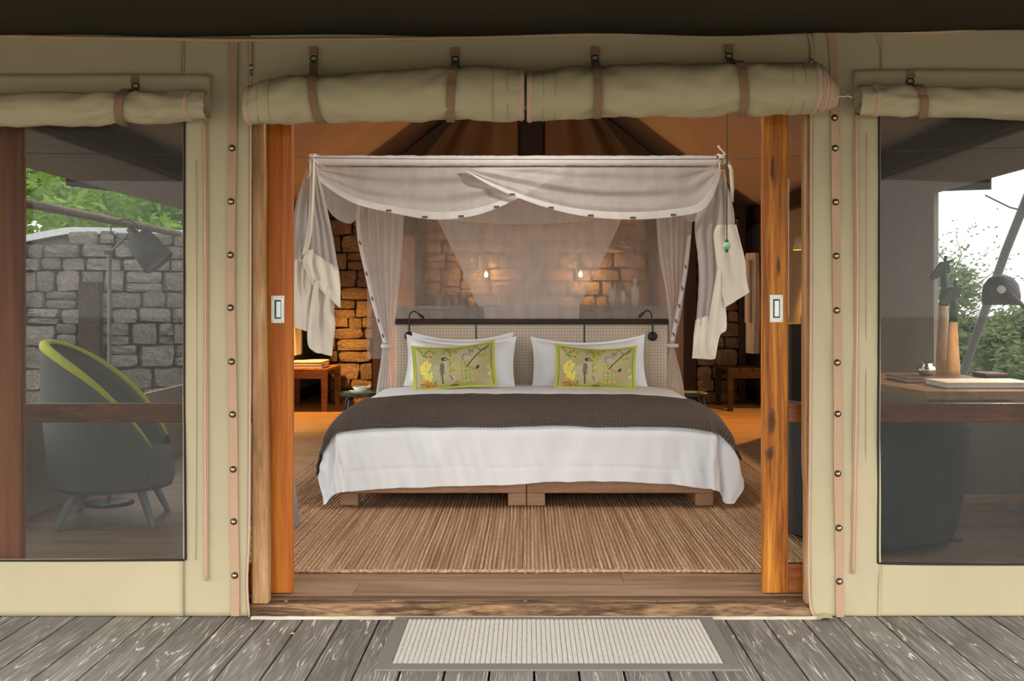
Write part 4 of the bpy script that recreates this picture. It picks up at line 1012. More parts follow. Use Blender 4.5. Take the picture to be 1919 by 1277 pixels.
# side swags along the top of the frame
drape('side_swag', [(590, 312, 1.98), (614, 326, 2.4), (636, 339, 2.85), (655, 350, 3.2), (670, 359, 3.55), (686, 367, 3.95)], [(592, 330, 2.0), (612, 388, 2.45), (632, 411, 2.9), (657, 419, 3.3), (672, 404, 3.65), (687, 378, 3.95)], 2, 'net_swag', 2, 0.01, 20, 40)
drape('side_swag', [(1350, 312, 1.98), (1328, 326, 2.4), (1308, 339, 2.85), (1291, 350, 3.2), (1277, 359, 3.55), (1263, 367, 3.95)], [(1348, 330, 2.0), (1332, 385, 2.45), (1314, 407, 2.9), (1294, 416, 3.3), (1279, 404, 3.65), (1263, 378, 3.95)], 2, 'net_swag', 2, 0.01, 20, 40)
# tied head curtains
def tied(L, Rr, y, edge, tie, seed):
    drape('head_curtain', L, Rr, y, 'net', 6, 0.022, 70, 60, phase=seed)
    e = [P(a, b, y-.03) for a, b in edge]
    kk = [interp(e, i/40) for i in range(41)]
    part('curtain_hem', G().ribbon(kk, 0.028, 0.003), 'net_thick', net, True)
    c = P(tie[0], tie[1], y)
    part('tie_band', G().lathe([(.040, -.012), (.046, -.004), (.046, .004), (.040, .012)], c, 20), 'net_thick', net, True)
    for t in (.22, .42, .60, .76, .9): share('toggle', tog, interp(e, t) + Vector((0, -.008, 0)), net, rot=(0, R(70), 0))
tied([(666, 380), (672, 440), (681, 500), (695, 560), (712, 625), (716, 648), (713, 680), (706, 728), (700, 800)], [(758, 380), (755, 440), (750, 500), (745, 560), (738, 625), (734, 648), (738, 680), (741, 728), (745, 800)], 3.72, [(670, 400), (674, 450), (686, 508), (698, 560), (712, 610), (722, 643)], (725, 649), 0.3)
tied([(1228, 380), (1236, 480), (1247, 540), (1254, 600), (1256, 645), (1252, 680), (1251, 728), (1248, 800)], [(1300, 380), (1293, 480), (1285, 540), (1276, 595), (1264, 645), (1268, 670), (1277, 705), (1283, 740), (1288, 800)], 3.72, [(1292, 440), (1284, 508), (1276, 555), (1267, 600), (1260, 640)], (1260, 648), 1.7)
# bunches of net gathered at the front corners, with cream cloth hems
yb = YA - 0.03
drape('corner_bunch', [(573, 318), (556, 370), (548, 420), (547, 487)], [(588, 316), (590, 380), (588, 440), (588, 492)], yb+.03, 'net', 3, 0.02, 20, 30, phase=.4)
drape('bunch_hem', [(547, 485), (546, 520), (545, 560), (546, 612)], [(590, 490), (588, 540), (582, 580), (577, 622)], yb+.03, 'hem_cream', 2, 0.015, 20, 20, phase=.4)
drape('corner_bunch', [(586, 300), (583, 360), (584, 420), (585, 474)], [(592, 300), (606, 365), (623, 440), (634, 506)], yb, 'net_swag', 3, 0.022, 24, 30, phase=1.2)
drape('bunch_hem', [(585, 472), (584, 500), (587, 520), (592, 536)], [(634, 503), (637, 535), (638, 560), (638, 578)], yb-.005, 'hem_cream', 2, 0.014, 24, 20, phase=1.2)
drape('bunch_hem', [(590, 520), (580, 575), (575, 615), (577, 648), (588, 660)], [(630, 550), (625, 585), (628, 610), (624, 640), (622, 668)], yb+.004, 'hem_cream', 2, 0.02, 24, 24, phase=2.2)
drape('rolled_edge', [(581, 288), (580, 360), (576, 430), (566, 478)], [(591, 288), (589, 360), (585, 430), (576, 473)], yb-.035, 'hem_cream', 1, 0.006, 8, 30, phase=.2)
drape('rolled_edge', [(573, 470), (567, 490), (572, 505), (582, 525), (583, 533)], [(587, 468), (585, 490), (586, 505), (588, 520), (587, 534)], yb-.03, 'hem_cream', 1, 0.006, 8, 20, phase=.9)
drape('corner_bunch', [(1338, 318), (1318, 370), (1303, 420), (1308, 480), (1310, 530), (1304, 610)], [(1358, 318), (1370, 365), (1378, 410), (1372, 480), (1364, 540), (1350, 615)], yb, 'net_swag', 4, 0.024, 30, 40, phase=.7)
drape('bunch_hem', [(1345, 422), (1338, 440), (1345, 500), (1352, 545), (1360, 576)], [(1380, 421), (1388, 450), (1397, 490), (1399, 520), (1405, 548)], yb-.035, 'hem_cream', 2, 0.014, 24, 26, phase=2.0)
drape('bunch_hem', [(1304, 600), (1301, 625), (1299, 650), (1297, 672)], [(1330, 590), (1334, 620), (1334, 650), (1336, 674)], yb-.004, 'hem_cream', 1, 0.014, 20, 20, phase=.4)
drape('bunch_hem', [(1346, 500), (1335, 560), (1327, 610), (1325, 650), (1337, 674)], [(1356, 520), (1361, 570), (1362, 616), (1349, 630), (1341, 672)], yb-.02, 'hem_cream', 1, 0.016, 20, 26, phase=1.4)
for kx_, ky_ in ((587, 300), (1352, 298)):
    c = P(kx_, ky_, yb-.01)
    part('corner_knot', G().tube([c + Vector((.02*math.cos(a*2.1), .02*math.sin(a*2.1)-.005, .025*math.sin(a*1.3))) for a in np.linspace(0, 6.2, 30)], .007, 6), 'hem_cream', net, True)
    part('tie_tail', G().tube([c, c+Vector((-.015, -.02, -.03)), c+Vector((-.012, -.022, -.07)), c+Vector((-.028, -.02, -.11))], .0045, 6), 'hem_cream', net, True)
c = P(1352, 298, yb)
part('tie_tail', G().tube([c, c+Vector((.02, 0, .03)), c+Vector((-.01, 0, .06)), c+Vector((-.02, 0, .075))], .006, 6), 'hem_cream', net, True)
part('tie_tail', G().ribbon([c+Vector((.03, 0, .0)), c+Vector((.055, 0, -.06)), c+Vector((.06, 0, -.16)), c+Vector((.055, 0, -.24))], .022, .003), 'hem_cream', net, True)

# wire across the room and light pull cord
wy = 1.55; wp = [P(430, 291, wy), P(548, 295, wy), P(760, 298, wy), P(990, 299, wy), P(1230, 299, wy), P(1430, 296, wy), P(1590, 287, wy)]
wp = [Vector((-XW, wy, wp[0].z+.01))] + wp + [Vector((XW, wy, wp[-1].z+.03))]
part('curtain_wire', G().tube([interp(wp, i/50) for i in range(51)], 0.0022, 5), 'wire', None, True, label='thin taut wire strung across the room before the bed net', category='wire')
py_ = 1.30; pc = P(1362, 470, py_)
pcord = thing('pull_cord', pc, 'brown light pull cord ending in three green glass beads', 'pull cord')
ptop = 3.4
part('cord', G().tube([pc + Vector((0, 0, .015)), (pc.x+.001, py_, 1.9), (pc.x, py_, ptop)], 0.0026, 6), 'cord', pcord, True)
for (py0, r, m, h) in ((452, .0095, 'bead_green', 1.0), (461, .021, 'bead_mint', 0.9), (470, .0095, 'bead_green', 1.0)):
    b = P(1362, py0, py_); part('bead', G().lathe([(0, -r*h)] + [(r*math.sin(a), -r*h*math.cos(a)) for a in np.linspace(.2, math.pi-.2, 9)] + [(0, r*h)], b, 18), m, pcord, True)
pen = thing('fill_lamp', (0, .95, 2.42), 'added fill lamp hanging unseen above the doorway', 'lamp')  # added lamp, out of view, brightens the bed; separate from the pull cord
part('fitting', G().lathe([(.02, .10), (.03, .09), (.03, .05), (.0, .05)], (0, .95, 2.5), 28), 'ceramic', pen, True)
part('fill_globe', G().lathe([(0, -.07)] + [(.07*math.sin(a), -.07*math.cos(a)) for a in np.linspace(.2, math.pi-.3, 12)], (0, .95, 2.5), 24), 'fill_globe', pen, True)
part('flex', G().tube([(0, .95, 2.6), (0, .95, RIDGE-.28)], .004, 6), 'cord', pen)
lamp('fill_light', (0, .95, 2.5), 78, (1.0, 0.93, 0.86), 0.075, pen)

# ================================================================== STOOLS AND CROCKERY
def stool(px, py, lab, y=3.905, rp=41):
    d = y-CY; x = PX(px, y); zt = PZ(py, y); r = rp*d/F
    t = thing('side_stool', (x, y, FLOOR), lab, 'stool', 'round stools beside the bed')
    part('seat_edge', G().lathe([(0, -.028), (r-.006, -.028), (r, -.022), (r, -.006), (r-.006, 0), (r*.86, .001), (r*.86, -.003), (0, -.003)], (x, y, zt), 40), 'black_paint', t)
    for (a, b, m) in ((.86, .62, 'green_paint'), (.62, .50, 'black_paint'), (.50, .24, 'cream_paint'), (.24, .0, 'green_paint')):
        part('seat_ring', G().lathe([(b*r, .0), (b*r+1e-4, .001), (a*r-1e-4, .001), (a*r, -.002)], (x, y, zt), 40), m, t)
    for k in range(4):
        an = math.pi/4 + k*math.pi/2 + .25; c_, s_ = math.cos(an), math.sin(an)
        part('leg', G().tube([(x+r*.62*c_, y+r*.62*s_, zt-.026), (x+r*.86*c_, y+r*.86*s_, zt-.06), (x+r*1.02*c_, y+r*1.02*s_, zt-.16), (x+r*1.12*c_, y+r*1.12*s_, FLOOR)], .0115, 8), 'black_paint', t, True)
    return x, y, zt, r
x, y, zt, r = stool(678, 735, 'black stool with green and cream ringed top, left of the bed')
stool(1288, 735, 'black stool with green and cream ringed top, right of the bed', 3.905, 38)
pt = thing('saucer', (x-.01, y, zt+.001), 'pale green saucer under a bowl on the left stool', 'saucer')
part('dish', G().lathe([(0, .001), (.05, .001), (.085, .008), (.085, .011), (.05, .005), (0, .005)], (x-.01, y, zt), 32), 'cream_paint', pt, True)
bo = thing('bowl', (x-.01, y, zt+.006), 'small pale ceramic bowl on the saucer on the left stool', 'bowl')
part('cup', G().lathe([(0, .006), (.028, .006), (.045, .018), (.060, .040), (.057, .040), (.042, .022), (.02, .012), (0, .012)], (x-.01, y, zt), 32), 'ceramic', bo, True)
part('spout', G().tube([(x+.045, y, zt+.036), (x+.062, y, zt+.044), (x+.066, y, zt+.054)], [.010, .007, .004], 8), 'ceramic', bo, True)

# ================================================================== BEHIND THE HEADBOARD
pcx0, pcx1 = PX(742, 4.75), PX(1252, 4.75); ctz = 1.145
cb = thing('vanity_counter', ((pcx0+pcx1)/2, 4.9, FLOOR), 'grey vanity counter standing behind the headboard', 'counter')
part('body', G().box((pcx0, 4.72, FLOOR), (pcx1, 5.15, ctz-.03), .004), 'grey_panel', cb)
part('countertop', G().box((pcx0-.01, 4.70, ctz-.029), (pcx1+.01, 5.17, ctz), .004), 'grey_panel', cb)
for i, (px, pyt, wd, lab) in enumerate(((1148, 527, 13, 'tall pale pump bottle, left of three on the vanity counter'), (1168, 535, 9, 'slim pale bottle between two others on the vanity counter'), (1190, 522, 14, 'tall pale bottle with round stopper, right of three on the counter'))):
    yq = 4.95; b = Vector((PX(px, yq), yq, ctz)); h = PZ(pyt, yq)-ctz; r = wd*(yq-CY)/F/2*1.0
    t = thing('toiletry_bottle', b, lab, 'bottle', 'bottles on the vanity counter')
    part('glass_body', G().lathe([(0, 0), (r, 0), (r, h*.60), (r*.8, h*.68), (r*.35, h*.74), (0, h*.74)], b, 18), 'bottle', t, True)
    part('stopper', G().lathe([(0, h*.74), (r*.3, h*.74), (r*.35, h*.84), (r*.6, h*.90), (r*.45, h*.98), (0, h)], b, 14), 'dark_slot' if i < 2 else 'bottle', t, True)
for i, px in enumerate((801, 812, 832, 846, 862, 872)):
    yq = 4.95; b = Vector((PX(px, yq), yq + .02*(i % 2), ctz))
    t = part('tumbler', G().lathe([(0, 0), (.020, 0), (.026, .075), (.024, .075), (.018, .006), (0, .006)], b, 18), 'glass', None, True, label='small clear drinking glass, %s from the left on the vanity counter' % ('first', 'second', 'third', 'fourth', 'fifth', 'sixth')[i], category='glass', group='glasses on the vanity counter')
for i, (px, py) in enumerate(((911, 515), (1088, 515))):
    yq = YS-.10; b = P(px, py, yq)
    t = thing('wall_light', b, 'glowing bulb wall light on the stone wall, %s behind the net' % ('left one' if i == 0 else 'right one'), 'lamp', 'bulb lights on the stone wall')
    part('bulb', G().lathe([(0, -.03), (.016, -.024), (.024, -.006), (.022, .01), (.012, .024), (.010, .034), (0, .034)], b, 16), 'bulb', t, True)
    part('holder', G().lathe([(.014, .030), (.014, .07), (0, .07)], b, 12).tube([b+Vector((0, 0, .06)), b+Vector((0, .05, .07)), b+Vector((0, .085, .05))], .006, 6), 'black', t, True)
    lamp('bulb_light', b + Vector((0, -.05, 0)), 16, (1.0, 0.55, 0.20), 0.03, t)

# ================================================================== REAR NICHES (wardrobe benches, robes)
def bench(x0, x1, y0, y1, lab, bm='bench_wood'):
    t = thing('wooden_bench', ((x0+x1)/2, (y0+y1)/2, FLOOR), lab, 'bench', 'wardrobe benches'); zt = 0.49
    for k in range(4):
        a = x0 + (x1-x0)*k/4; part('slat', G().box((a+.004, y0, zt-.03), (a+(x1-x0)/4-.004, y1, zt), .004), bm, t)
    part('apron', G().box((x0, y0-.001, zt-.10), (x1, y0+.03, zt-.031), .003), bm, t)
    part('apron', G().box((x0, y1-.03, zt-.10), (x1, y1, zt-.031), .003), bm, t)
    for a in (x0, x1-.06):
        for b in (y0+.001, y1-.06): part('leg', G().hexa([(a+q[0]*.05+.005, b+q[1]*.05, FLOOR) for q in ((0, 0), (1, 0), (1, 1), (0, 1))] + [(a+q[0]*.06, b+q[1]*.06, zt-.031) for q in ((0, 0), (1, 0), (1, 1), (0, 1))]), bm, t)
    return zt
zt = bench(-XW+.03, -2.07, 6.95, 7.75, 'lit slatted wooden bench in the left rear niche'); bench(2.06, XW-.03, 7.0, 7.75, 'slatted wooden bench in the right rear niche, coloured dark for shade', 'dark_wood')  # right bench: niche shade put into its colour with the darker timber
def robe(x, y, z0, z1, wd, lab, sgn, mat='robe'):
    t = thing('bathrobe', (x, y, z0), lab, 'robe', 'robes in the rear niches')
    def f(u, v):
        a = 2*math.pi*u; w2 = wd*(0.55+0.45*math.sqrt(v)) ; z = z1 + (z0-z1)*v
        return (x + .06*math.cos(a) + .012*math.sin(a*7), y + w2/2*math.sin(a) + .02*math.sin(5*a+v*3), z)
    part('robe_body', G().grid(f, 48, 24, True), mat, t, True)
    part('sleeve', G().grid(lambda u, v: (x - sgn*.08 + .03*math.cos(2*math.pi*u), y - wd*.35 + .05*math.sin(2*math.pi*u), z1-.08 + (z0-z1)*.62*v), 16, 14, True), mat, t, True)
    part('belt', G().lathe([(wd*.36, -.02), (wd*.38, 0), (wd*.36, .02)], (x, y, (z0+z1)/2), 20), mat, t, True).scale = (.3, 1.1, 1)
    part('hanger', G().tube([(x, y-wd*.25, z1-.02), (x, y, z1+.03), (x, y+wd*.25, z1-.02)], .008, 6).tube([(x, y, z1+.03), (x, y, z1+.10)], .003, 6), 'dark_wood', t)
robe(-XW+.10, 7.35, 0.62, 1.62, .50, 'lamplit bathrobe hanging above the left niche bench', -1)
robe(XW-.13, 7.75, 0.62, 1.72, .42, 'pale bathrobe hanging in shadow in the right niche', 1)
tw = thing('folded_towel', (-2.33, 7.2, zt), 'cream folded towel lying on the left niche bench', 'towel')
for k in range(3): part('fold', G().box((-2.52, 7.02, zt+.001+.026*k), (-2.13, 7.42, zt+.025+.026*k), .011), 'robe', tw, True)
# wall lamps on the tent sides (their warm pools light the niches)
def side_lamp(x, y, z, e, sgn, lab, dy, dx, cone):
    t = thing('side_lamp', (x, y, z), lab, 'lamp', 'warm wall lamps on the tent sides')
    part('bracket', G().box((x, y-.05, z-.06), (x+sgn*.02, y+.05, z+.06), .004).tube([(x+sgn*.02, y, z), (x+sgn*.10, y, z+.01)], .008, 8), 'black', t)
    part('shade', G().lathe([(.05, .05), (.075, -.07), (.072, -.07), (.047, .047)], (x+sgn*.13, y, z), 24), 'hem_cream', t, True)
    lamp('warm_light', (x+sgn*.13, y, z-.03), e, (1.0, 0.48, 0.11), .03, t, cone, (x+sgn*.13+sgn*dx, y+dy, z-1), .35)
side_lamp(-XW, 6.95, 1.62, 260, 1, 'warm wall lamp on the left tent side', .45, .03, 165)
side_lamp(XW, 5.65, 1.72, 190, -1, 'warm wall lamp on the right tent side', -.25, .05, 150)
# black minibar trunk by the right wall
tr = thing('black_trunk', (2.33, 4.85, FLOOR), 'tall black trunk standing against the right tent wall', 'trunk')
part('case', G().box((2.09, 4.55, FLOOR+.012), (2.56, 5.1, 1.0), .03), 'chair_charcoal', tr, True)
for a in (2.14, 2.48):
    for b in (4.6, 5.02): part('foot', G().box((a, b, FLOOR), (a+.03, b+.03, FLOOR+.013)), 'black', tr)
part('latch', G().box((2.20, 4.535, .72), (2.27, 4.551, .735), .002), 'steel', tr)
part('carry_handle', G().box((2.27, 4.75, 1.0), (2.29, 4.77, 1.06)).box((2.27, 4.87, 1.0), (2.29, 4.89, 1.06)).box((2.27, 4.75, 1.04), (2.29, 4.89, 1.065)), 'black', tr)

# ================================================================== SEATING CORNER, LEFT
def tub_chair(name, c, rad, ztop, zseat, face, lab, mat, pip, legmat, armdrop=0.25, spread=2.3, group=None, foot=0.20):
    t = thing(name, (c[0], c[1], FLOOR), lab, 'chair'); th = 0.055; zb = FLOOR + foot
    def top(u): # u in -1..1 round the back
        return ztop - armdrop*abs(u)**2.2
    def f(u, v):
        a = face + math.pi + (2*u-1)*spread; k = 2*u-1
        # profile loop: outside up, over the rim, inside down
        zt_ = top(k); loop = [(rad*0.86, zb), (rad*0.97, (zb+zt_)/2), (rad, zt_-.03), (rad-th*.3, zt_), (rad-th*.8, zt_-.012), (rad-th, zt_-.05), (rad*.86-th, zb+.02)]
        rr, z = interp([(p[0], p[1], 0) for p in loop], v)[:2]
        return (c[0]+rr*math.cos(a), c[1]+rr*math.sin(a), z)
    part('shell', G().grid(f, 56, 18), mat, t, True)
    rim = [(c[0]+(rad-th*.4)*math.cos(face+math.pi+(2*i/50-1)*spread), c[1]+(rad-th*.4)*math.sin(face+math.pi+(2*i/50-1)*spread), top(2*i/50-1)+.004) for i in range(51)]
    if pip: part('rim_piping', G().tube(rim, [.006+.020*math.sin(math.pi*i/50)**.6 for i in range(51)], 10), pip, t, True)
    part('seat', G().lathe([(0, zb-.02), (rad*.80, zb-.02), (rad*.84, zb+.02), (rad*.84, zseat-.03), (rad*.78, zseat), (0, zseat+.01)], (c[0], c[1], 0), 40), mat, t, True)
    for k in range(4):
        a = face + math.pi/4 + k*math.pi/2; u = Vector((math.cos(a), math.sin(a), 0))
        p0 = Vector((c[0], c[1], zb)) + u*rad*.60; p1 = Vector((c[0], c[1], FLOOR)) + u*rad*.92
        part('leg', G().tube([p0, p1], [.024, .014], 8), legmat, t)
    return t
tub_chair('armchair', (-2.12, 1.5), 0.35, 0.95, 0.42, R(10), 'grey tub armchair with lime rim behind the left screen', 'chair_grey', 'lime', 'grey_steel', 0.5)
tub_chair('desk_chair', (1.60, 1.12), 0.47, 0.70, 0.40, R(30), 'low dark charcoal tub chair at the desk', 'chair_charcoal', None, 'black', 0.12, 2.6, None, 0.05)
# low grey table whose splayed leg shows beside the left door leaf
tb = thing('low_table', (-1.33, 1.3, RUGZ), 'low grey table with splayed flat legs beside the armchair', 'table')
part('top', G().lathe([(0, .47), (.145, .47), (.15, .48), (.15, .49), (.145, .50), (0, .50)], (-1.335, 1.30, 0), 30), 'grey_steel', tb)
for k in range(3):
    a = k*2*math.pi/3; u = Vector((math.cos(a), math.sin(a), 0)); s = Vector((-u.y, u.x, 0)); c0 = Vector((-1.335, 1.30, 0))
    p0, p1 = c0+u*.15+Vector((0, 0, .468)), c0+u*.193+Vector((0, 0, RUGZ)); nn = u*.006
    part('leg', G().hexa([p1-s*.04-nn, p1+s*.04-nn, p1+s*.04+nn, p1-s*.04+nn, p0-s*.02-nn, p0+s*.02-nn, p0+s*.02+nn, p0-s*.02+nn]), 'grey_steel', tb)
# floor reading lamp
yl = 1.95; lx = PX(205, yl)
fl = thing('floor_lamp', (lx, yl, FLOOR), 'dark metal floor lamp with tilted cylinder shade behind the left screen', 'lamp')
part('base', G().lathe([(0, 0), (.13, 0), (.13, .012), (.10, .018), (0, .018)], (lx, yl, FLOOR), 28), 'black', fl, True)
zj = PZ(473, yl)
part('pole', G().tube([(lx, yl, FLOOR+.015), (lx, yl, zj)], .011, 10), 'grey_steel', fl)
part('joint', G().box((lx-.025, yl-.015, zj-.01), (lx+.03, yl+.015, zj+.012), .004), 'leather', fl)
pa = P(212, 468, yl); pb = P(243, 437, yl)
part('arm', G().tube([pa, pb], .008, 8), 'grey_steel', fl)
part('flex_loop', G().tube([pb + Vector((-.03+.075*math.cos(a), 0, .02+.055*math.sin(a))) for a in np.linspace(-.6, 5.2, 26)], .0035, 6), 'black', fl, True)
ax = (P(308, 505, yl) - P(243, 428, yl)).normalized(); c = P(243, 428, yl)
part('lamp_neck', G().lathe([(0, 0), (.022, 0), (.022, .05), (.035, .07), (0, .07)], c, 16, ax), 'leather', fl, True)
shd = part('lamp_shade', G().lathe([(.012, .062), (.075, .066), (.092, .255), (.089, .255), (.072, .072), (.012, .068)], c, 32, ax), 'chair_grey', fl, True)
part('shade_disc', G().lathe([(0, .235), (.087, .235)], c, 32, ax), 'ceramic', shd)

# ================================================================== DESK CORNER, RIGHT
DZ = 0.735
dk = thing('desk', (2.2, 2.0, FLOOR), 'wooden writing desk along the right tent wall', 'desk')
part('desktop', G().hexa([(1.93, 1.22, DZ-.04), (2.575, 1.22, DZ-.04), (2.575, 2.62, DZ-.04), (1.78, 2.62, DZ-.04), (1.93, 1.22, DZ), (2.575, 1.22, DZ), (2.575, 2.62, DZ), (1.78, 2.62, DZ)]), 'desk_wood', dk)
for (a, b) in ((1.97, 1.26), (2.50, 1.26), (1.84, 2.54), (2.50, 2.54)): part('leg', G().box((a, b, FLOOR), (a+.05, b+.05, DZ-.041), .004), 'desk_wood', dk)
part('stretcher', G().box((2.0, 1.27, .18), (2.52, 1.30, .22), .003), 'desk_wood', dk)
def giraffe(px, y, pyb, pyt, pysh, lab, s, bw):
    b = Vector((PX(px, y), y, DZ)); H = PZ(pyt, y)-DZ; hs = PZ(pysh, y)-DZ
    t = thing('wooden_giraffe', b, lab, 'figurine', 'carved giraffes on the desk')
    part('body', G().lathe([(0, 0), (bw, 0), (bw*.95, hs*.2), (bw*.75, hs*.6), (bw*.58, hs), (0, hs)], b, 20), 'giraffe_wood', t, True)
    part('neck', G().tube([b+Vector((0, 0, hs-.002)), b+Vector((s*.008, 0, hs+(H-hs)*.4)), b+Vector((s*.004, 0, H*.90))], [bw*.60, bw*.5, bw*.42], 12), 'giraffe_green', t, True)
    hc = b + Vector((0, 0, H*.88))
    prof = [(.035, -.01), (.028, .055), (-.015, .05), (-.075, -.035), (-.062, -.055), (0, -.03)]
    q = [hc + Vector((s*p[0]*-1 if False else p[0]*1.0, -.016, p[1])) for p in prof]; q2 = [v + Vector((0, .032, 0)) for v in q]; n = len(q)
    part('head', G().add(q+q2, [tuple(range(n)), tuple(range(2*n-1, n-1, -1))] + [(i, i+n, (i+1) % n+n, (i+1) % n) for i in range(n)]), 'giraffe_green', t)
    part('ear', G().tube([hc+Vector((.025, 0, .045)), hc+Vector((.055, 0, .06))], [.014, .005], 8), 'giraffe_green', t)
    part('horn', G().tube([hc+Vector((.01, 0, .05)), hc+Vector((.014, 0, .085))], [.008, .011], 8), 'giraffe_green', t)
giraffe(1768, 2.25, 710, 480, 573, 'taller carved giraffe figurine with dark green head on the desk', 1, .045)
giraffe(1786, 2.12, 710, 533, 603, 'shorter carved giraffe figurine standing close to the taller one', 1, .040)
b = Vector((PX(1736, 1.98), 1.98, DZ+.0265))
sp = thing('silver_pot', b, 'small polished silver pot on the leather folder', 'pot')
part('pot_body', G().lathe([(0, 0), (.03, 0), (.052, .022), (.050, .045), (.032, .058), (.036, .068), (.033, .068), (.028, .058), (0, .05)], b, 28), 'steel', sp, True)
fd = thing('leather_folder', (2.20, 1.95, DZ), 'dark brown leather compendium lying on the desk', 'folder')
part('cover', G().box((2.02, 1.72, DZ+.001), (2.45, 2.06, DZ+.010), .004), 'leather', fd); part('pages', G().box((2.03, 1.73, DZ+.011), (2.44, 2.05, DZ+.018)), 'paper', fd); part('cover', G().box((2.02, 1.72, DZ+.019), (2.45, 2.06, DZ+.026), .003), 'leather', fd)
bk = thing('white_book', (2.3, 1.5, DZ), 'large pale book lying at the near end of the desk', 'book')
part('pages', G().box((2.095, 1.38, DZ+.005), (2.54, 1.655, DZ+.026)), 'paper', bk); part('cover', G().box((2.09, 1.37, DZ+.027), (2.545, 1.66, DZ+.032), .002), 'paper', bk); part('cover', G().box((2.09, 1.37, DZ+.0005), (2.545, 1.66, DZ+.0045), .002), 'grey_panel', bk)
bx = thing('dark_box', (2.5, 1.9, DZ), 'small dark lidded box beside the folder on the desk', 'box')
part('body', G().box((2.455, 1.75, DZ), (2.57, 1.93, DZ+.04), .003), 'chair_charcoal', bx); part('lid', G().box((2.452, 1.747, DZ+.0405), (2.572, 1.933, DZ+.052), .003), 'leather', bx)
# desk lamp
yq = 1.62; dc = P(1876, 545, yq)
dl = thing('desk_lamp', (2.50, 1.30, DZ), 'black dome desk lamp on a leather wrapped arm', 'lamp')
part('base', G().lathe([(0, 0), (.055, 0), (.055, .012), (0, .014)], (2.51, 1.29, DZ), 24), 'black', dl)
part('stem', G().tube([(2.51, 1.29, DZ+.012), (2.51, 1.29, 1.10)], .008, 8), 'black', dl)
part('arm', G().tube([(2.51, 1.29, 1.10), (2.505, 1.38, 1.125), dc+Vector((-.01, -.075, .005))], .011, 8), 'leather', dl, True)
part('dome', G().lathe([(0, .084), (.025, .082), (.06, .066), (.086, .03), (.095, -.02), (.092, -.075), (.088, -.075), (.088, -.02), (.08, .028), (.05, .064), (0, .079)], dc, 32), 'black', dl, True)
part('button', G().lathe([(.021, -.01), (.021, .006), (0, .009)], dc + Vector((-.035, -.082, .005)), 18, (-.35, -1, 0)), 'hem_cream', dl)
lamp('desk_light', dc + Vector((0, 0, -.05)), 26, (1.0, 0.52, 0.18), .02, dl)

# ================================================================== OUTSIDE, BEYOND THE SIDE WINDOWS
# left: rail, curved stone shower wall
part('timber_rail', G().tube([(-3.0, 0.2, 1.745), (-2.99, 2.5, 1.76), (-3.01, 5.2, 1.765)], .028, 10), 'rail_wood', None, True, label='round timber rail outside the left tent window', category='rail')
def curved_wall(name, lab, c, rad, a0, a1, zt, seed, cope, cat='wall', skip=None):
    t = thing(name, (c[0], c[1], -.38), lab, cat); L = rad*abs(a1-a0); sg = 1 if a1 > a0 else -1
    ang = lambda s: a0 + sg*s/rad
    def pos(s): a = ang(s); return ((c[0]+rad*math.cos(a), c[1]+rad*math.sin(a)), a+math.pi/2)
    g = G().grid(lambda u, v: (lambda a, q: (c[0]+q[0]*math.cos(a), c[1]+q[0]*math.sin(a), q[1]))(ang(u*L), [(rad-.06, -.38), (rad-.06, zt(u*L)-.02), (rad-.24, zt(u*L)-.02), (rad-.24, -.38)][int(round(v*3))]), 40, 3)
    part('mortar_core', g, 'mortar_out', t)
    lay_stones(t, pos, L, 0.1, 3.0, ST_OUT, seed, 0.12, 0.24, .2, skip, zt)
    g = G().grid(lambda u, v: (lambda a, q: (c[0]+(rad+q[0])*math.cos(a), c[1]+(rad+q[0])*math.sin(a), zt(u*L)+q[1]))(ang(u*L), [(.05, -.03), (.05, .04), (-.32, .04), (-.32, -.03)][int(round(v*4)) % 4]), 40, 4)
    part('coping', g, cope, t)
    return t
plain('lime_wash', (0.62, 0.64, 0.66), 0.8)
W1 = curved_wall('stone_wall', 'curved stone shower wall with pale coping outside the left window', (-5.0, 9.0), 1.9, R(-150), R(-25), lambda s: 1.50 + 0.42*min(1, s/2.2), 41, 'lime_wash')
W2 = curved_wall('stone_wall', 'farther low stone wall at the left edge of the left window', (-7.6, 8.2), 2.2, R(-120), R(-20), lambda s: 1.72 - 0.12*min(1, s/3), 42, 'lime_wash')
part('doorway_slab', G().box(Vector((P(150, 600, 6.95).x, 6.9, -.38)), Vector((P(190, 600, 6.95).x, 7.0, PZ(528, 6.95))), .01), 'dark_wood', None, label='dark slab standing in for the shaded doorway of the curved stone wall', category='post')  # dark slab put in for a shaded doorway opening in the wall
# right: canvas fly edge, strut and guy rope
def quad_slab(name, pts, th, mat, lab, cat):
    q = [Vector(p) for p in pts]; nrm = (q[1]-q[0]).cross(q[2]-q[0]).normalized()*th
    return part(name, G().hexa(q + [v+nrm for v in q]), mat, None, label=lab, category=cat)
quad_slab('fly_sheet', [(2.66, 2.18, 1.82), (2.66, 3.1, 1.906), (2.66, 3.1, 2.1), (2.66, 2.18, 2.1)], .012, 'canvas_dark', 'dark fly sheet corner hanging outside the right window', 'fly sheet')
quad_slab('fly_sheet', [(-2.66, 2.16, 1.84), (-2.66, 3.0, 1.89), (-2.66, 3.0, 2.1), (-2.66, 2.16, 2.1)], .012, 'canvas_dark', 'dark fly sheet corner hanging outside the left window', 'fly sheet')
part('tent_strut', G().tube([P(1975, 250, 2.5), P(1935, 345, 2.7), P(1885, 470, 3.0), P(1812, 680, 3.5), P(1760, 830, 3.9), P(1725, 950, 4.15)], .028, 10), 'pole_grey', None, True, label='slanted grey metal tent strut outside the right window', category='pole')
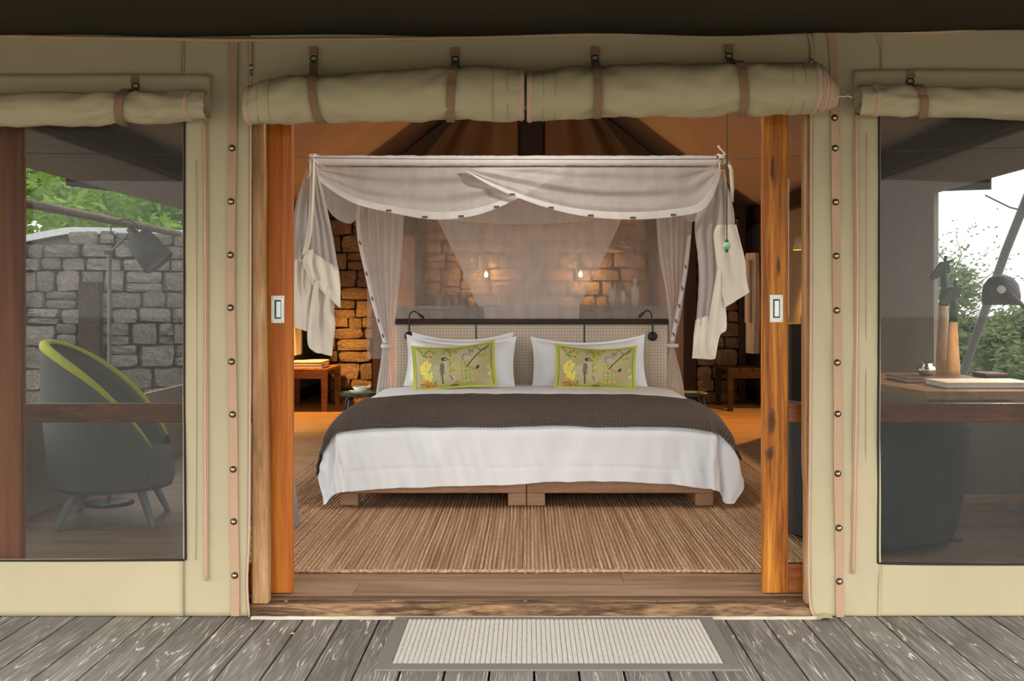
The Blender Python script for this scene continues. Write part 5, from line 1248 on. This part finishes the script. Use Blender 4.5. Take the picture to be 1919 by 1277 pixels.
part('guy_rope', G().tube([P(1846, 366, 2.9), P(1893, 389, 2.86), P(1922, 396, 2.8)], .006, 6), 'wire', None, True, label='short guy rope running to the slanted tent strut', category='rope')

# trees and bushes
def tree(name, lab, x, y, h, crown, n, mat, seed, cat='tree', leaf=0.10, trunk=True, zc=None, group=None, bare=False):
    rr = random.Random(seed); t = thing(name, (x, y, -.38), lab, cat, group)
    zc = zc if zc is not None else h*0.68
    br = []
    if trunk:
        tp = [Vector((x, y, -.4)), Vector((x+.1*rr.uniform(-1, 1), y, zc*.35)), Vector((x+.2*rr.uniform(-1, 1), y+.1, zc))]
        part('trunk', G().tube([interp(tp, i/8) for i in range(9)], [.14-.010*i for i in range(9)], 8), 'bark', t, True)
        g = G()
        for k in range(16 if not bare else 60):
            a = rr.uniform(0, 6.28); e = rr.uniform(.1, 1.0); s0 = interp(tp, rr.uniform(.35, 1)); L = rr.uniform(.5, 1.0)*crown
            p1 = s0 + Vector((math.cos(a)*L*.5, math.sin(a)*L*.5, L*.4*e)); p2 = p1 + Vector((math.cos(a+.5)*L*.4, math.sin(a+.5)*L*.4, L*.35*e)); br.append(p2)
            g.tube([s0, p1, p2], [.035 if not bare else .02, .02 if not bare else .012, .006], 5)
        part('branches', g, 'bark', t, True)
    g = G()
    cl = [(x+rr.gauss(0, .5)*crown, y+rr.gauss(0, .5)*crown, zc+rr.gauss(0, .38)*crown, crown*rr.uniform(.22, .42)) for _ in range(int(18+crown*6))]
    for i in range(n):
        c = rr.choice(cl); v = Vector((rr.gauss(0, 1), rr.gauss(0, 1), rr.gauss(0, 1))).normalized()*c[3]*rr.uniform(.5, 1.05)
        p = Vector(c[:3]) + v
        if p.z < -.3: p.z = -.3 + rr.random()*.5
        a = Vector((rr.gauss(0, 1), rr.gauss(0, 1), rr.gauss(0, .6))).normalized()*leaf; b_ = a.orthogonal().normalized()*leaf*.45
        g.add([p-a, p+b_, p+a, p-b_], [(0, 1, 2, 3)])
    part('foliage', g, mat, t)['kind'] = 'stuff'
    return t
G1_ = 'trees beyond the left window'
tree('leafy_tree', 'bright green tree beyond the stone wall, nearest the left frame', -9.2, 13.2, 4.8, 2.0, 8000, 'leaf_bright', 51, group=G1_)
tree('leafy_tree', 'bright green tree rising above the centre of the stone wall', -6.6, 17.0, 5.0, 2.0, 8000, 'leaf_bright', 52, group=G1_)
tree('leafy_tree', 'bright green tree behind the shade of the floor lamp', -10.2, 21.5, 6.0, 2.6, 9000, 'leaf_bright', 53, leaf=.12, group=G1_)
tree('leafy_tree', 'smaller green tree low down at the far left', -14.0, 16.5, 4.6, 2.0, 7000, 'leaf_bright', 54, group=G1_)
G2_ = 'bushes beyond the right window'
tree('green_bush', 'dense olive bush beyond the desk lamp', 8.4, 13.0, 2.6, 1.3, 22000, 'leaf_olive', 61, 'bush', .07, False, .35, G2_)
tree('green_bush', 'dense olive bush behind the carved giraffes', 7.6, 16.0, 2.2, 1.4, 20000, 'leaf_olive', 62, 'bush', .08, False, .1, G2_)
tree('green_bush', 'taller olive bush at the right edge of the frame', 11.0, 15.5, 3.2, 1.6, 22000, 'leaf_olive', 63, 'bush', .08, False, .7, G2_)
tree('bare_tree', 'thin sparse tree standing against the white sky', 9.6, 20.0, 3.2, 1.5, 500, 'leaf_olive', 64, 'tree', .06, True, 1.9, None, True)
tree('green_bush', 'lower olive bush filling the gap left of the sparse tree', 5.9, 15.5, 2.0, 1.3, 16000, 'leaf_olive', 65, 'bush', .08, False, -.1, G2_)
